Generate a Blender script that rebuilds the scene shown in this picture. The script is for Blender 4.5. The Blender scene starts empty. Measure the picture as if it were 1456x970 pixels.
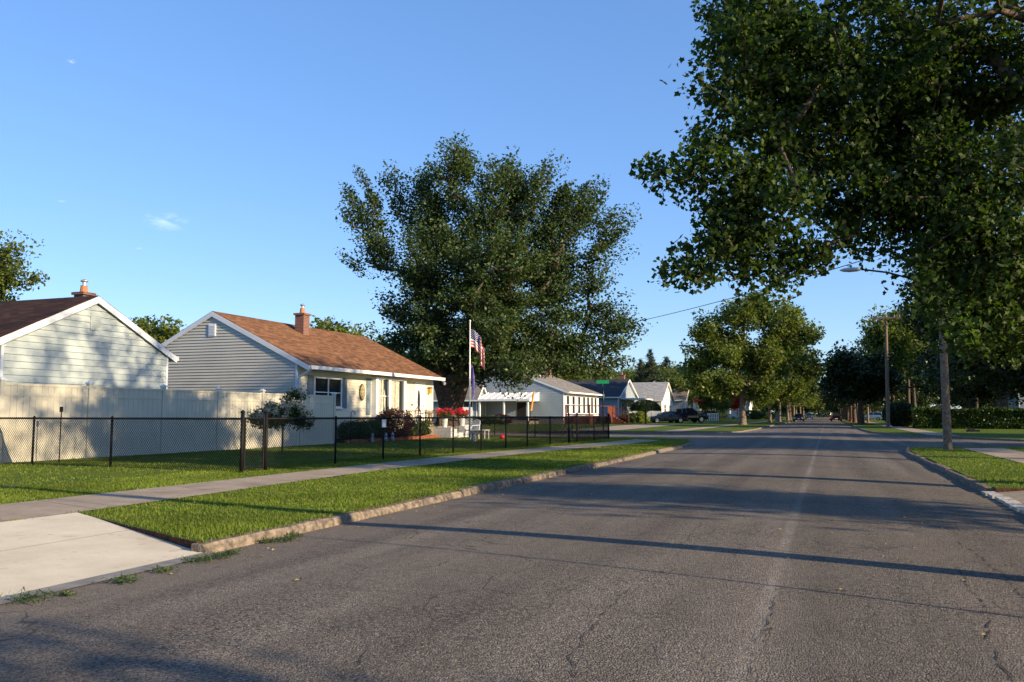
import bpy, math, random
import numpy as np
from mathutils import Vector, Matrix, noise

# ------------------------------------------------------------ camera, sky, sun
S = bpy.context.scene
COL = S.collection
R = math.radians
F_PX, EYE = 1200.0, 1.25
YAW = math.atan(447/F_PX); PITCH = math.atan(105/F_PX)
cam_d = bpy.data.cameras.new("camera"); cam = bpy.data.objects.new("camera", cam_d); COL.objects.link(cam)
cam.location = (0, 0, EYE); cam.rotation_euler = (math.pi/2+PITCH, 0, YAW)
cam_d.sensor_width = 36; cam_d.lens = 36*F_PX/1456; cam_d.clip_end = 4000; cam_d.clip_start = .05
S.camera = cam
SUN_EL = R(20.0)
SUN_DIR = Vector((math.cos(SUN_EL)*math.cos(R(-10.5)), math.cos(SUN_EL)*math.sin(R(-10.5)), math.sin(SUN_EL)))  # towards the sun
w = bpy.data.worlds.new("World"); S.world = w; w.use_nodes = True
nt = w.node_tree; bg = nt.nodes['Background']
sky = nt.nodes.new('ShaderNodeTexSky'); sky.sky_type = 'NISHITA'; sky.sun_disc = False
sky.sun_elevation = SUN_EL; sky.sun_rotation = math.atan2(SUN_DIR.x, SUN_DIR.y)
sky.air_density = 1.0; sky.dust_density = .25; sky.ozone_density = 2.6; sky.altitude = 100
bg.inputs['Strength'].default_value = 0.115
hs = nt.nodes.new('ShaderNodeHueSaturation'); hs.inputs['Saturation'].default_value = 1.28
gm_ = nt.nodes.new('ShaderNodeGamma'); gm_.inputs['Gamma'].default_value = .62; nt.links.new(sky.outputs[0], gm_.inputs['Color']); nt.links.new(gm_.outputs[0], hs.inputs['Color'])
# a few thin wisps of cloud, fixed in world directions
tc = nt.nodes.new('ShaderNodeTexCoord')
def wn(t, **k):
    n = nt.nodes.new(t)
    for a, b in k.items(): setattr(n, a, b)
    return n
def world_dir(px, py):
    fw = Vector((-math.sin(YAW)*math.cos(PITCH), math.cos(YAW)*math.cos(PITCH), math.sin(PITCH)))
    rt = Vector((math.cos(YAW), math.sin(YAW), 0)); up = rt.cross(fw)
    return (fw + rt*(px-728)/F_PX - up*(py-485)/F_PX)
last = hs.outputs[0]
for (px, py, rad, stretch) in ((236, 314, .026, 2.2), (102, 87, .005, 2.0), (88, 286, .005, 3.5), (198, 353, .005, 3.5)):
    d = world_dir(px, py).normalized()
    sub = wn('ShaderNodeVectorMath', operation='SUBTRACT'); nt.links.new(tc.outputs['Generated'], sub.inputs[0]); sub.inputs[1].default_value = d
    sc = wn('ShaderNodeVectorMath', operation='MULTIPLY'); nt.links.new(sub.outputs[0], sc.inputs[0]); sc.inputs[1].default_value = (1, 1, stretch)
    ln = wn('ShaderNodeVectorMath', operation='LENGTH'); nt.links.new(sc.outputs[0], ln.inputs[0])
    mr = wn('ShaderNodeMapRange'); nt.links.new(ln.outputs['Value'], mr.inputs[0]); mr.inputs[1].default_value = rad; mr.inputs[2].default_value = 0
    nz = wn('ShaderNodeTexNoise'); nt.links.new(sc.outputs[0], nz.inputs['Vector']); nz.inputs['Scale'].default_value = 1.6/rad; nz.inputs['Detail'].default_value = 6
    nr = wn('ShaderNodeMapRange'); nt.links.new(nz.outputs[0], nr.inputs[0]); nr.inputs[1].default_value = .42; nr.inputs[2].default_value = .75
    mu = wn('ShaderNodeMath', operation='MULTIPLY'); nt.links.new(mr.outputs[0], mu.inputs[0]); nt.links.new(nr.outputs[0], mu.inputs[1])
    mx = wn('ShaderNodeMixRGB'); nt.links.new(mu.outputs[0], mx.inputs[0]); nt.links.new(last, mx.inputs[1]); mx.inputs[2].default_value = (3.6, 3.7, 4.0, 1)
    last = mx.outputs[0]
tint = wn('ShaderNodeMixRGB', blend_type='MULTIPLY'); tint.inputs[0].default_value = 1; tint.inputs[2].default_value = (1.13, 1.36, 1.80, 1); nt.links.new(last, tint.inputs[1]); nt.links.new(tint.outputs[0], bg.inputs['Color'])
sd = bpy.data.lights.new("sun", 'SUN'); sun = bpy.data.objects.new("sun", sd); COL.objects.link(sun)
sd.energy = 5.0; sd.angle = R(.6); sd.color = (1.0, .785, .50)
sun.rotation_euler = SUN_DIR.to_track_quat('Z', 'Y').to_euler()
S.view_settings.view_transform = 'Standard'; S.view_settings.look = 'None'
S.view_settings.exposure = 0.98; S.view_settings.gamma = 1.0; S.view_settings.use_curve_mapping = False
S.render.engine = 'CYCLES'
S.cycles.max_bounces = 6; S.cycles.transparent_max_bounces = 8
rnd = random.Random(7)

def P(px, Z, z=0.0):
    """point Z metres ahead of the camera's position in the direction px"""
    c = (px-728)/F_PX*Z
    return (-math.sin(YAW)*Z+math.cos(YAW)*c, math.cos(YAW)*Z+math.sin(YAW)*c, z)
# ------------------------------------------------------------ materials
def mat(name, col, rough=.8, spec=.3, metal=0, var=0.0, scale=5.0, bump=0.0, bscale=60., trans=0, col2=None, detail=4):
    m = bpy.data.materials.new(name); m.use_nodes = True; t = m.node_tree; b = t.nodes['Principled BSDF']
    b.inputs['Base Color'].default_value = (*col, 1); b.inputs['Roughness'].default_value = rough
    b.inputs['Specular IOR Level'].default_value = spec; b.inputs['Metallic'].default_value = metal
    g = t.nodes.new('ShaderNodeNewGeometry')
    if var or col2:
        n = t.nodes.new('ShaderNodeTexNoise'); n.inputs['Scale'].default_value = scale; n.inputs['Detail'].default_value = detail
        t.links.new(g.outputs['Position'], n.inputs['Vector'])
        r = t.nodes.new('ShaderNodeValToRGB')
        c2 = col2 or tuple(max(0, c*(1-var)) for c in col); c1 = col if col2 else tuple(min(1, c*(1+var)) for c in col)
        r.color_ramp.elements[0].position = .35; r.color_ramp.elements[1].position = .65
        r.color_ramp.elements[0].color = (*c2, 1); r.color_ramp.elements[1].color = (*c1, 1)
        t.links.new(n.outputs[0], r.inputs[0]); t.links.new(r.outputs[0], b.inputs['Base Color'])
    if bump:
        n2 = t.nodes.new('ShaderNodeTexNoise'); n2.inputs['Scale'].default_value = bscale; n2.inputs['Detail'].default_value = 5
        t.links.new(g.outputs['Position'], n2.inputs['Vector'])
        bp = t.nodes.new('ShaderNodeBump'); bp.inputs['Strength'].default_value = 1; bp.inputs['Distance'].default_value = bump
        t.links.new(n2.outputs[0], bp.inputs['Height']); t.links.new(bp.outputs[0], b.inputs['Normal'])
    return m
def leaf_mat(name, dark, light, trans=.35, rough=.45, spec=.35, warm=None):
    m = bpy.data.materials.new(name); m.use_nodes = True; t = m.node_tree; b = t.nodes['Principled BSDF']; out = t.nodes['Material Output']
    g = t.nodes.new('ShaderNodeNewGeometry'); r = t.nodes.new('ShaderNodeValToRGB')
    r.color_ramp.elements[0].color = (*dark, 1); r.color_ramp.elements[1].color = (*light, 1)
    if warm:
        e = r.color_ramp.elements.new(.93); e.color = (*light, 1); r.color_ramp.elements[2].color = (*warm, 1)
    t.links.new(g.outputs['Random Per Island'], r.inputs[0])
    n = t.nodes.new('ShaderNodeTexNoise'); n.inputs['Scale'].default_value = .55; n.inputs['Detail'].default_value = 3
    t.links.new(g.outputs['Position'], n.inputs['Vector'])
    hsv = t.nodes.new('ShaderNodeHueSaturation')
    mr = t.nodes.new('ShaderNodeMapRange'); mr.inputs[1].default_value = .3; mr.inputs[2].default_value = .7; mr.inputs[3].default_value = .7; mr.inputs[4].default_value = 1.35
    t.links.new(n.outputs[0], mr.inputs[0]); t.links.new(mr.outputs[0], hsv.inputs['Value']); t.links.new(r.outputs[0], hsv.inputs['Color'])
    t.links.new(hsv.outputs[0], b.inputs['Base Color']); b.inputs['Roughness'].default_value = rough; b.inputs['Specular IOR Level'].default_value = spec
    tr = t.nodes.new('ShaderNodeBsdfTranslucent'); tm = t.nodes.new('ShaderNodeMixRGB'); tm.blend_type = 'MULTIPLY'; tm.inputs[0].default_value = 1
    t.links.new(hsv.outputs[0], tm.inputs[1]); tm.inputs[2].default_value = (1.5, 1.7, .5, 1); t.links.new(tm.outputs[0], tr.inputs[0])
    mx = t.nodes.new('ShaderNodeMixShader'); mx.inputs[0].default_value = trans
    t.links.new(b.outputs[0], mx.inputs[1]); t.links.new(tr.outputs[0], mx.inputs[2]); t.links.new(mx.outputs[0], out.inputs[0])
    return m
def shingle_mat(name, col, axis, var=.35):
    """asphalt shingles: courses follow height, tabs run along the ridge axis"""
    m = bpy.data.materials.new(name); m.use_nodes = True; t = m.node_tree; b = t.nodes['Principled BSDF']
    g = t.nodes.new('ShaderNodeNewGeometry'); sp = t.nodes.new('ShaderNodeSeparateXYZ'); t.links.new(g.outputs['Position'], sp.inputs[0])
    cb = t.nodes.new('ShaderNodeCombineXYZ'); t.links.new(sp.outputs['Y' if axis == 'y' else 'X'], cb.inputs[0])
    ml = t.nodes.new('ShaderNodeMath'); ml.operation = 'MULTIPLY'; ml.inputs[1].default_value = 2.4; t.links.new(sp.outputs['Z'], ml.inputs[0]); t.links.new(ml.outputs[0], cb.inputs[1])
    br = t.nodes.new('ShaderNodeTexBrick'); t.links.new(cb.outputs[0], br.inputs['Vector']); br.inputs['Scale'].default_value = 1
    br.inputs['Brick Width'].default_value = .32; br.inputs['Row Height'].default_value = .145; br.inputs['Mortar Size'].default_value = .007
    br.inputs['Color1'].default_value = (*[c*(1+var) for c in col], 1); br.inputs['Color2'].default_value = (*[c*(1-var) for c in col], 1)
    br.inputs['Mortar'].default_value = (*[c*.45 for c in col], 1); br.inputs['Mortar Smooth'].default_value = .3
    n = t.nodes.new('ShaderNodeTexNoise'); n.inputs['Scale'].default_value = 1.3; n.inputs['Detail'].default_value = 8; n.inputs['Roughness'].default_value = .7
    vm = t.nodes.new('ShaderNodeVectorMath'); vm.operation = 'MULTIPLY'; vm.inputs[1].default_value = (.8, 3.2, 1); t.links.new(cb.outputs[0], vm.inputs[0]); t.links.new(vm.outputs[0], n.inputs['Vector'])
    mr = t.nodes.new('ShaderNodeMapRange'); mr.inputs[1].default_value = .3; mr.inputs[2].default_value = .7; mr.inputs[3].default_value = .72; mr.inputs[4].default_value = 1.22; t.links.new(n.outputs[0], mr.inputs[0])
    hv = t.nodes.new('ShaderNodeHueSaturation'); t.links.new(br.outputs[0], hv.inputs['Color']); t.links.new(mr.outputs[0], hv.inputs['Value']); t.links.new(hv.outputs[0], b.inputs['Base Color'])
    b.inputs['Roughness'].default_value = .95; b.inputs['Specular IOR Level'].default_value = .15
    bp = t.nodes.new('ShaderNodeBump'); bp.inputs['Distance'].default_value = .012; t.links.new(br.outputs['Color'], bp.inputs['Height']); t.links.new(bp.outputs[0], b.inputs['Normal'])
    return m
def brick_mat(name, c1, c2, mortar, rough=.9, bw=.2, bh=.07, ms=.01):
    m = bpy.data.materials.new(name); m.use_nodes = True; t = m.node_tree; b = t.nodes['Principled BSDF']
    g = t.nodes.new('ShaderNodeNewGeometry'); sp = t.nodes.new('ShaderNodeSeparateXYZ'); t.links.new(g.outputs['Position'], sp.inputs[0])
    ad = t.nodes.new('ShaderNodeMath'); ad.operation = 'ADD'; t.links.new(sp.outputs[0], ad.inputs[0]); t.links.new(sp.outputs[1], ad.inputs[1])
    cb = t.nodes.new('ShaderNodeCombineXYZ'); t.links.new(ad.outputs[0], cb.inputs[0]); t.links.new(sp.outputs[2], cb.inputs[1])
    br = t.nodes.new('ShaderNodeTexBrick'); t.links.new(cb.outputs[0], br.inputs['Vector']); br.inputs['Scale'].default_value = 1
    br.inputs['Brick Width'].default_value = bw; br.inputs['Row Height'].default_value = bh; br.inputs['Mortar Size'].default_value = ms
    br.inputs['Color1'].default_value = (*c1, 1); br.inputs['Color2'].default_value = (*c2, 1); br.inputs['Mortar'].default_value = (*mortar, 1)
    t.links.new(br.outputs[0], b.inputs['Base Color']); b.inputs['Roughness'].default_value = rough
    return m
def glass_mat(name, col=(.02, .025, .03), rough=.06):
    m = mat(name, col, rough, .6); return m
M = dict(
    white=mat('white_paint', (.74, .74, .72), .5, .4, var=.05, scale=2),
    trim_shade_blue=mat('pale_trim', (.58, .62, .68), .5, .4, var=.04, scale=2),  # white trim with the blue cast of shade put into its base colour
    vinyl=mat('vinyl', (.50, .475, .395), .42, .35, var=.05, scale=1.5),
    siding_mint=mat('siding_mint', (.375, .43, .435), .55, .3, var=.05, scale=.8),
    siding_cream_shaded=mat('siding_cream_shaded', (.45, .44, .39), .55, .3, var=.06, scale=.8),  # same siding as the cream front, its grazing-light grey put into the colour
    siding_cream=mat('siding_cream', (.66, .61, .48), .55, .3, var=.05, scale=.8),
    siding_blue=mat('siding_blue', (.25, .30, .345), .55, .3, var=.06, scale=.8),
    siding_white=mat('siding_white', (.72, .72, .70), .55, .3, var=.05, scale=.8),
    siding_tan=mat('siding_tan', (.55, .50, .42), .55, .3, var=.05, scale=.8),
    shutter=mat('shutter', (.13, .18, .23), .6, .3, var=.1),
    glass=glass_mat('window_glass'),
    curtain=mat('curtain', (.45, .44, .36), .9, .1, var=.25, scale=8),
    dark=mat('dark_opening', (.02, .02, .022), .8, .2),
    concrete=mat('old_concrete', (.27, .235, .195), .9, .2, var=.22, scale=1.7, bump=.004, bscale=60, detail=8),
    concrete_new=mat('new_concrete', (.53, .46, .37), .85, .25, var=.14, scale=2.2, bump=.002, bscale=50, detail=8),
    kerb=mat('kerb_stone', (.245, .20, .155), .95, .15, col2=(.085, .07, .058), scale=13, bump=.03, bscale=18, detail=9),
    foundation=mat('foundation', (.25, .24, .23), .9, .2, var=.15),
    black_metal=mat('black_coated_metal', (.008, .008, .009), .6, .15),
    galv=mat('galvanised', (.45, .46, .47), .4, .5, .7),
    wood_pole=mat('pole_wood', (.24, .185, .14), .95, .15, col2=(.12, .09, .07), scale=14, bump=.01, bscale=30),
    wood_red=mat('stained_deck_wood', (.13, .035, .02), .7, .3, var=.3, scale=6),
    bark=mat('bark', (.14, .105, .08), .95, .1, col2=(.055, .042, .034), scale=7, bump=.03, bscale=14),
    bark_light=mat('bark_grey', (.22, .18, .14), .95, .1, col2=(.10, .08, .065), scale=6, bump=.03, bscale=12),
    brick=brick_mat('chimney_brick', (.19, .06, .038), (.11, .038, .028), (.2, .16, .135)),
    block=brick_mat('white_block', (.68, .68, .66), (.6, .6, .58), (.45, .45, .44), bw=.4, bh=.2),
    redbrick=mat('bed_brick', (.33, .10, .06), .9, .2, var=.3, scale=9, bump=.006),
    mulch=mat('mulch', (.09, .045, .03), 1, .05, var=.4, scale=20, bump=.02),
    terracotta=mat('terracotta', (.42, .17, .08), .85, .2, var=.1),
    tire=mat('tyre_rubber', (.015, .015, .016), .85, .2),
    rim=mat('wheel_alloy', (.45, .46, .48), .3, .5, .8),
    orange=mat('orange_plastic', (.75, .30, .06), .5, .4),
    sign_green=mat('sign_green', (.01, .25, .12), .4, .4),
    sign_back=mat('sign_back', (.15, .17, .2), .4, .4, .5),
    red_cloth=mat('red_canvas', (.70, .02, .03), .8, .2),
    red_plastic=mat('red_plastic', (.65, .03, .03), .4, .4),
    plastic_white=mat('white_plastic', (.75, .75, .74), .4, .4),
    bin_blue=mat('bin_blue', (.02, .04, .12), .5, .4),
    amber=mat('amber', (.55, .30, .06), .4, .5),
    bronze=mat('bronze_metal', (.22, .13, .07), .45, .4, .5),
    lampgrey=mat('lamp_housing', (.42, .44, .46), .4, .5, .4),
    roof_orange=shingle_mat('shingle_orange', (.175, .087, .046), 'y'),
    roof_brown=shingle_mat('shingle_brown', (.045, .022, .016), 'x'),
    roof_grey=shingle_mat('shingle_grey', (.20, .185, .165), 'y', .25),
    roof_light=shingle_mat('shingle_light', (.30, .30, .30), 'x', .2),
    roof_dark=shingle_mat('shingle_dark', (.05, .052, .06), 'y', .25),
    roof_umber=shingle_mat('shingle_umber', (.17, .14, .115), 'x', .25),
    leaf_fg=leaf_mat('leaf_maple_near', (.018, .036, .010), (.055, .09, .020), .36, rough=.6, spec=.22, warm=(.09, .12, .025)),
    leaf_big=leaf_mat('leaf_silver_maple', (.024, .044, .014), (.078, .115, .036), .25, rough=.5),
    leaf_mid=leaf_mat('leaf_maple', (.05, .075, .016), (.15, .18, .038), .36),
    leaf_dark=leaf_mat('leaf_dark', (.016, .028, .011), (.04, .062, .018), .22),
    leaf_yellow=leaf_mat('leaf_turning', (.09, .09, .014), (.30, .20, .03), .35),
    leaf_red=leaf_mat('leaf_red', (.35, .02, .015), (.60, .05, .03), .3),
    leaf_purple=leaf_mat('leaf_purple', (.03, .01, .012), (.09, .03, .025), .2),
    leaf_spruce=leaf_mat('needle_spruce', (.012, .025, .014), (.03, .05, .025), .1, rough=.7),
    leaf_bush=leaf_mat('leaf_bush', (.02, .04, .01), (.07, .11, .02), .2),
    leaf_lime=leaf_mat('leaf_lime', (.12, .16, .02), (.28, .32, .05), .3),
    bloom_pink=leaf_mat('bloom_pink', (.42, .30, .27), (.65, .54, .50), .3),
    bloom_red=leaf_mat('bloom_red', (.42, .01, .03), (.68, .04, .09), .3),
    bloom_white=leaf_mat('bloom_white', (.6, .6, .55), (.8, .8, .7), .3),
    bloom_yellow=leaf_mat('bloom_yellow', (.6, .5, .1), (.8, .75, .4), .3),
)
def car_paint(name, col, metal=.3):
    m = mat(name, col, .25, .5, metal); m.node_tree.nodes['Principled BSDF'].inputs['Coat Weight'].default_value = .8; return m
def concrete(name, lo, hi, stain, speck=.5):
    m = bpy.data.materials.new(name); m.use_nodes = True; t = m.node_tree; b = t.nodes['Principled BSDF']; N = t.nodes.new; L = t.links.new; g = N('ShaderNodeNewGeometry')
    def nz(s_, d, r=.5):
        n = N('ShaderNodeTexNoise'); n.inputs['Scale'].default_value = s_; n.inputs['Detail'].default_value = d; n.inputs['Roughness'].default_value = r; L(g.outputs['Position'], n.inputs['Vector']); return n.outputs[0]
    def mr(v, a, b_, c, d):
        n = N('ShaderNodeMapRange'); L(v, n.inputs[0]); n.inputs[1].default_value = a; n.inputs[2].default_value = b_; n.inputs[3].default_value = c; n.inputs[4].default_value = d; return n.outputs[0]
    def mx(f, a, c):
        n = N('ShaderNodeMixRGB'); L(f, n.inputs[0])
        for i, v in ((1, a), (2, c)):
            if isinstance(v, tuple): n.inputs[i].default_value = (*v, 1)
            else: L(v, n.inputs[i])
        return n.outputs[0]
    c = mx(mr(nz(2.3, 8, .65), .3, .7, 0, 1), lo, hi); c = mx(mr(nz(.9, 4), .5, .72, 0, .55), c, stain); c = mx(mr(nz(38, 4, .7), .56, .68, 0, speck), c, stain); c = mx(mr(nz(6, 3), .66, .72, 0, .6), c, stain)
    L(c, b.inputs['Base Color']); b.inputs['Roughness'].default_value = .88; b.inputs['Specular IOR Level'].default_value = .2
    bp = N('ShaderNodeBump'); bp.inputs['Distance'].default_value = .004; L(nz(70, 5, .7), bp.inputs['Height']); L(bp.outputs[0], b.inputs['Normal']); return m
M['concrete'] = concrete('old_concrete_slab', (.25, .20, .145), (.38, .31, .235), (.14, .11, .08), .6)
M['concrete_new'] = concrete('new_concrete_slab', (.52, .46, .35), (.62, .555, .43), (.36, .30, .22), .35)
# asphalt ---------------------------------------------------------------
def asphalt():
    m = bpy.data.materials.new('worn_asphalt'); m.use_nodes = True; t = m.node_tree; b = t.nodes['Principled BSDF']
    N = t.nodes.new; L = t.links.new
    g = N('ShaderNodeNewGeometry'); pos = g.outputs['Position']
    def nz(s, d=4, vec=pos, rough=.5):
        n = N('ShaderNodeTexNoise'); n.inputs['Scale'].default_value = s; n.inputs['Detail'].default_value = d; n.inputs['Roughness'].default_value = rough; L(vec, n.inputs['Vector']); return n.outputs[0]
    def mr(v, a, b_, c, d):
        n = N('ShaderNodeMapRange'); L(v, n.inputs[0]); n.inputs[1].default_value = a; n.inputs[2].default_value = b_; n.inputs[3].default_value = c; n.inputs[4].default_value = d; return n.outputs[0]
    def mul(a, b_):
        n = N('ShaderNodeMath'); n.operation = 'MULTIPLY'; L(a, n.inputs[0]); L(b_, n.inputs[1]); return n.outputs[0]
    def mx(f, a, b_):
        n = N('ShaderNodeMixRGB'); L(f, n.inputs[0])
        for i, v in ((1, a), (2, b_)):
            if isinstance(v, tuple): n.inputs[i].default_value = (*v, 1)
            else: L(v, n.inputs[i])
        return n.outputs[0]
    vo = N('ShaderNodeTexVoronoi'); vo.inputs['Scale'].default_value = 95; L(pos, vo.inputs['Vector'])
    sepc = N('ShaderNodeSeparateColor'); L(vo.outputs['Color'], sepc.inputs[0])
    stone = mx(mr(sepc.outputs[0], .0, 1, 0, 1), (.062, .053, .043), (.245, .21, .172))
    stone = mx(mr(sepc.outputs[1], .86, .98, 0, 1), stone, (.34, .30, .25))
    # pits between stones, coarser ravelled patches
    pit = mr(nz(60, 3), .40, .50, 0, 1)
    c = mx(pit, (.016, .013, .011), stone)
    rv = mul(mr(nz(22, 4, rough=.6), .50, .57, 0, 1), mr(nz(.75, 4, rough=.6), .48, .62, 0, .9)); c = mx(rv, c, (.022, .018, .015))
    big = nz(.35, 6)
    c = mx(mr(big, .3, .7, .15, .7), c, mx(mr(nz(9, 6, rough=.7), .3, .7, 0, 1), (.105, .09, .074), (.168, .144, .117)))
    # lengthwise streaks: wheel tracks, seams
    sp = N('ShaderNodeSeparateXYZ'); L(pos, sp.inputs[0]); cb = N('ShaderNodeCombineXYZ'); L(sp.outputs[0], cb.inputs[0])
    yy = N('ShaderNodeMath'); yy.operation = 'MULTIPLY'; yy.inputs[1].default_value = .04; L(sp.outputs[1], yy.inputs[0]); L(yy.outputs[0], cb.inputs[1])
    st = nz(1.6, 3, cb.outputs[0])
    hv = N('ShaderNodeHueSaturation'); L(c, hv.inputs['Color']); L(mr(st, .3, .7, .72, 1.32), hv.inputs['Value']); c = hv.outputs[0]
    # sandy dirt gathered in the left gutter
    gut = mul(mr(sp.outputs[0], -4.2, -5.2, 0, 1), mr(nz(2.2, 5), .3, .6, .2, .8)); c = mx(gut, c, (.17, .14, .11))
    # worn pale line along the road
    wob = mr(nz(.5, 2, cb.outputs[0]), 0, 1, -.03, .03)
    xa = N('ShaderNodeMath'); xa.operation = 'ADD'; L(sp.outputs[0], xa.inputs[0]); xa.inputs[1].default_value = .41
    xb = N('ShaderNodeMath'); xb.operation = 'ADD'; L(xa.outputs[0], xb.inputs[0]); L(wob, xb.inputs[1])
    ab = N('ShaderNodeMath'); ab.operation = 'ABSOLUTE'; L(xb.outputs[0], ab.inputs[0])
    ln = mul(mr(ab.outputs[0], .02, .07, 1, 0), mul(mr(nz(28, 5, rough=.8), .42, .57, 0, .66), mr(nz(1.1, 3), .3, .65, .35, 1)))
    c = mx(ln, c, (.33, .30, .26))
    # fine map cracking in patches
    wv = N('ShaderNodeTexNoise'); wv.inputs['Scale'].default_value = 2.5; wv.inputs['Detail'].default_value = 4; L(pos, wv.inputs['Vector'])
    ad = N('ShaderNodeMixRGB'); ad.blend_type = 'ADD'; ad.inputs[0].default_value = .35; L(pos, ad.inputs[1]); L(wv.outputs['Color'], ad.inputs[2])
    v2 = N('ShaderNodeTexVoronoi'); v2.feature = 'DISTANCE_TO_EDGE'; v2.inputs['Scale'].default_value = 1.1; L(ad.outputs[0], v2.inputs['Vector'])
    ck = mul(mr(v2.outputs[0], .003, .010, 1, 0), mr(nz(.45, 3), .46, .6, 0, .75)); c = mx(ck, c, (.03, .026, .023))
    v3 = N('ShaderNodeTexVoronoi'); v3.feature = 'DISTANCE_TO_EDGE'; v3.inputs['Scale'].default_value = 4.2; L(ad.outputs[0], v3.inputs['Vector'])
    ck = mul(mr(v3.outputs[0], .01, .03, 1, 0), mr(nz(.7, 3, rough=.6), .56, .66, 0, .55)); c = mx(ck, c, (.035, .03, .026))
    L(c, b.inputs['Base Color']); b.inputs['Roughness'].default_value = .88; b.inputs['Specular IOR Level'].default_value = .25
    h = N('ShaderNodeMath'); h.operation = 'ADD'; L(mul(vo.outputs['Distance'], mr(big, 0, 1, -1, -1)), h.inputs[0]); L(nz(30, 4), h.inputs[1])
    bp = N('ShaderNodeBump'); bp.inputs['Strength'].default_value = .9; bp.inputs['Distance'].default_value = .012; L(h.outputs[0], bp.inputs['Height']); L(bp.outputs[0], b.inputs['Normal'])
    return m
M['asphalt'] = asphalt()
def grass_ground():
    m = bpy.data.materials.new('lawn'); m.use_nodes = True; t = m.node_tree; b = t.nodes['Principled BSDF']; N = t.nodes.new; L = t.links.new
    g = N('ShaderNodeNewGeometry')
    def nz(s, d, r=.5):
        n = N('ShaderNodeTexNoise'); n.inputs['Scale'].default_value = s; n.inputs['Detail'].default_value = d; n.inputs['Roughness'].default_value = r; L(g.outputs['Position'], n.inputs['Vector']); return n.outputs[0]
    r1 = N('ShaderNodeValToRGB'); L(nz(14, 8, .75), r1.inputs[0])
    e = r1.color_ramp.elements; e[0].position = .3; e[0].color = (.035, .062, .008, 1); e[1].position = .72; e[1].color = (.12, .175, .022, 1)
    r2 = N('ShaderNodeValToRGB'); L(nz(.5, 4), r2.inputs[0]); e = r2.color_ramp.elements; e[0].position = .35; e[0].color = (.85, .95, .8, 1); e[1].position = .7; e[1].color = (1.25, 1.1, 1.0, 1)
    mx = N('ShaderNodeMixRGB'); mx.blend_type = 'MULTIPLY'; mx.inputs[0].default_value = 1; L(r1.outputs[0], mx.inputs[1]); L(r2.outputs[0], mx.inputs[2])
    r3 = N('ShaderNodeValToRGB'); L(nz(2.2, 6, .7), r3.inputs[0]); e = r3.color_ramp.elements; e[0].position = .54; e[0].color = (0, 0, 0, 1); e[1].position = .68; e[1].color = (.8, .8, .8, 1)
    mb = N('ShaderNodeMixRGB'); L(r3.outputs[0], mb.inputs[0]); L(mx.outputs[0], mb.inputs[1]); mb.inputs[2].default_value = (.17, .14, .055, 1)
    L(mb.outputs[0], b.inputs['Base Color']); b.inputs['Roughness'].default_value = .9; b.inputs['Specular IOR Level'].default_value = .1
    bp = N('ShaderNodeBump'); bp.inputs['Distance'].default_value = .05; L(nz(30, 6, .7), bp.inputs['Height']); L(bp.outputs[0], b.inputs['Normal'])
    return m
M['lawn'] = grass_ground()
M['blade'] = leaf_mat('grass_blade', (.06, .095, .010), (.17, .225, .032), .35, rough=.6, spec=.15, warm=(.26, .22, .09))

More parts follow.
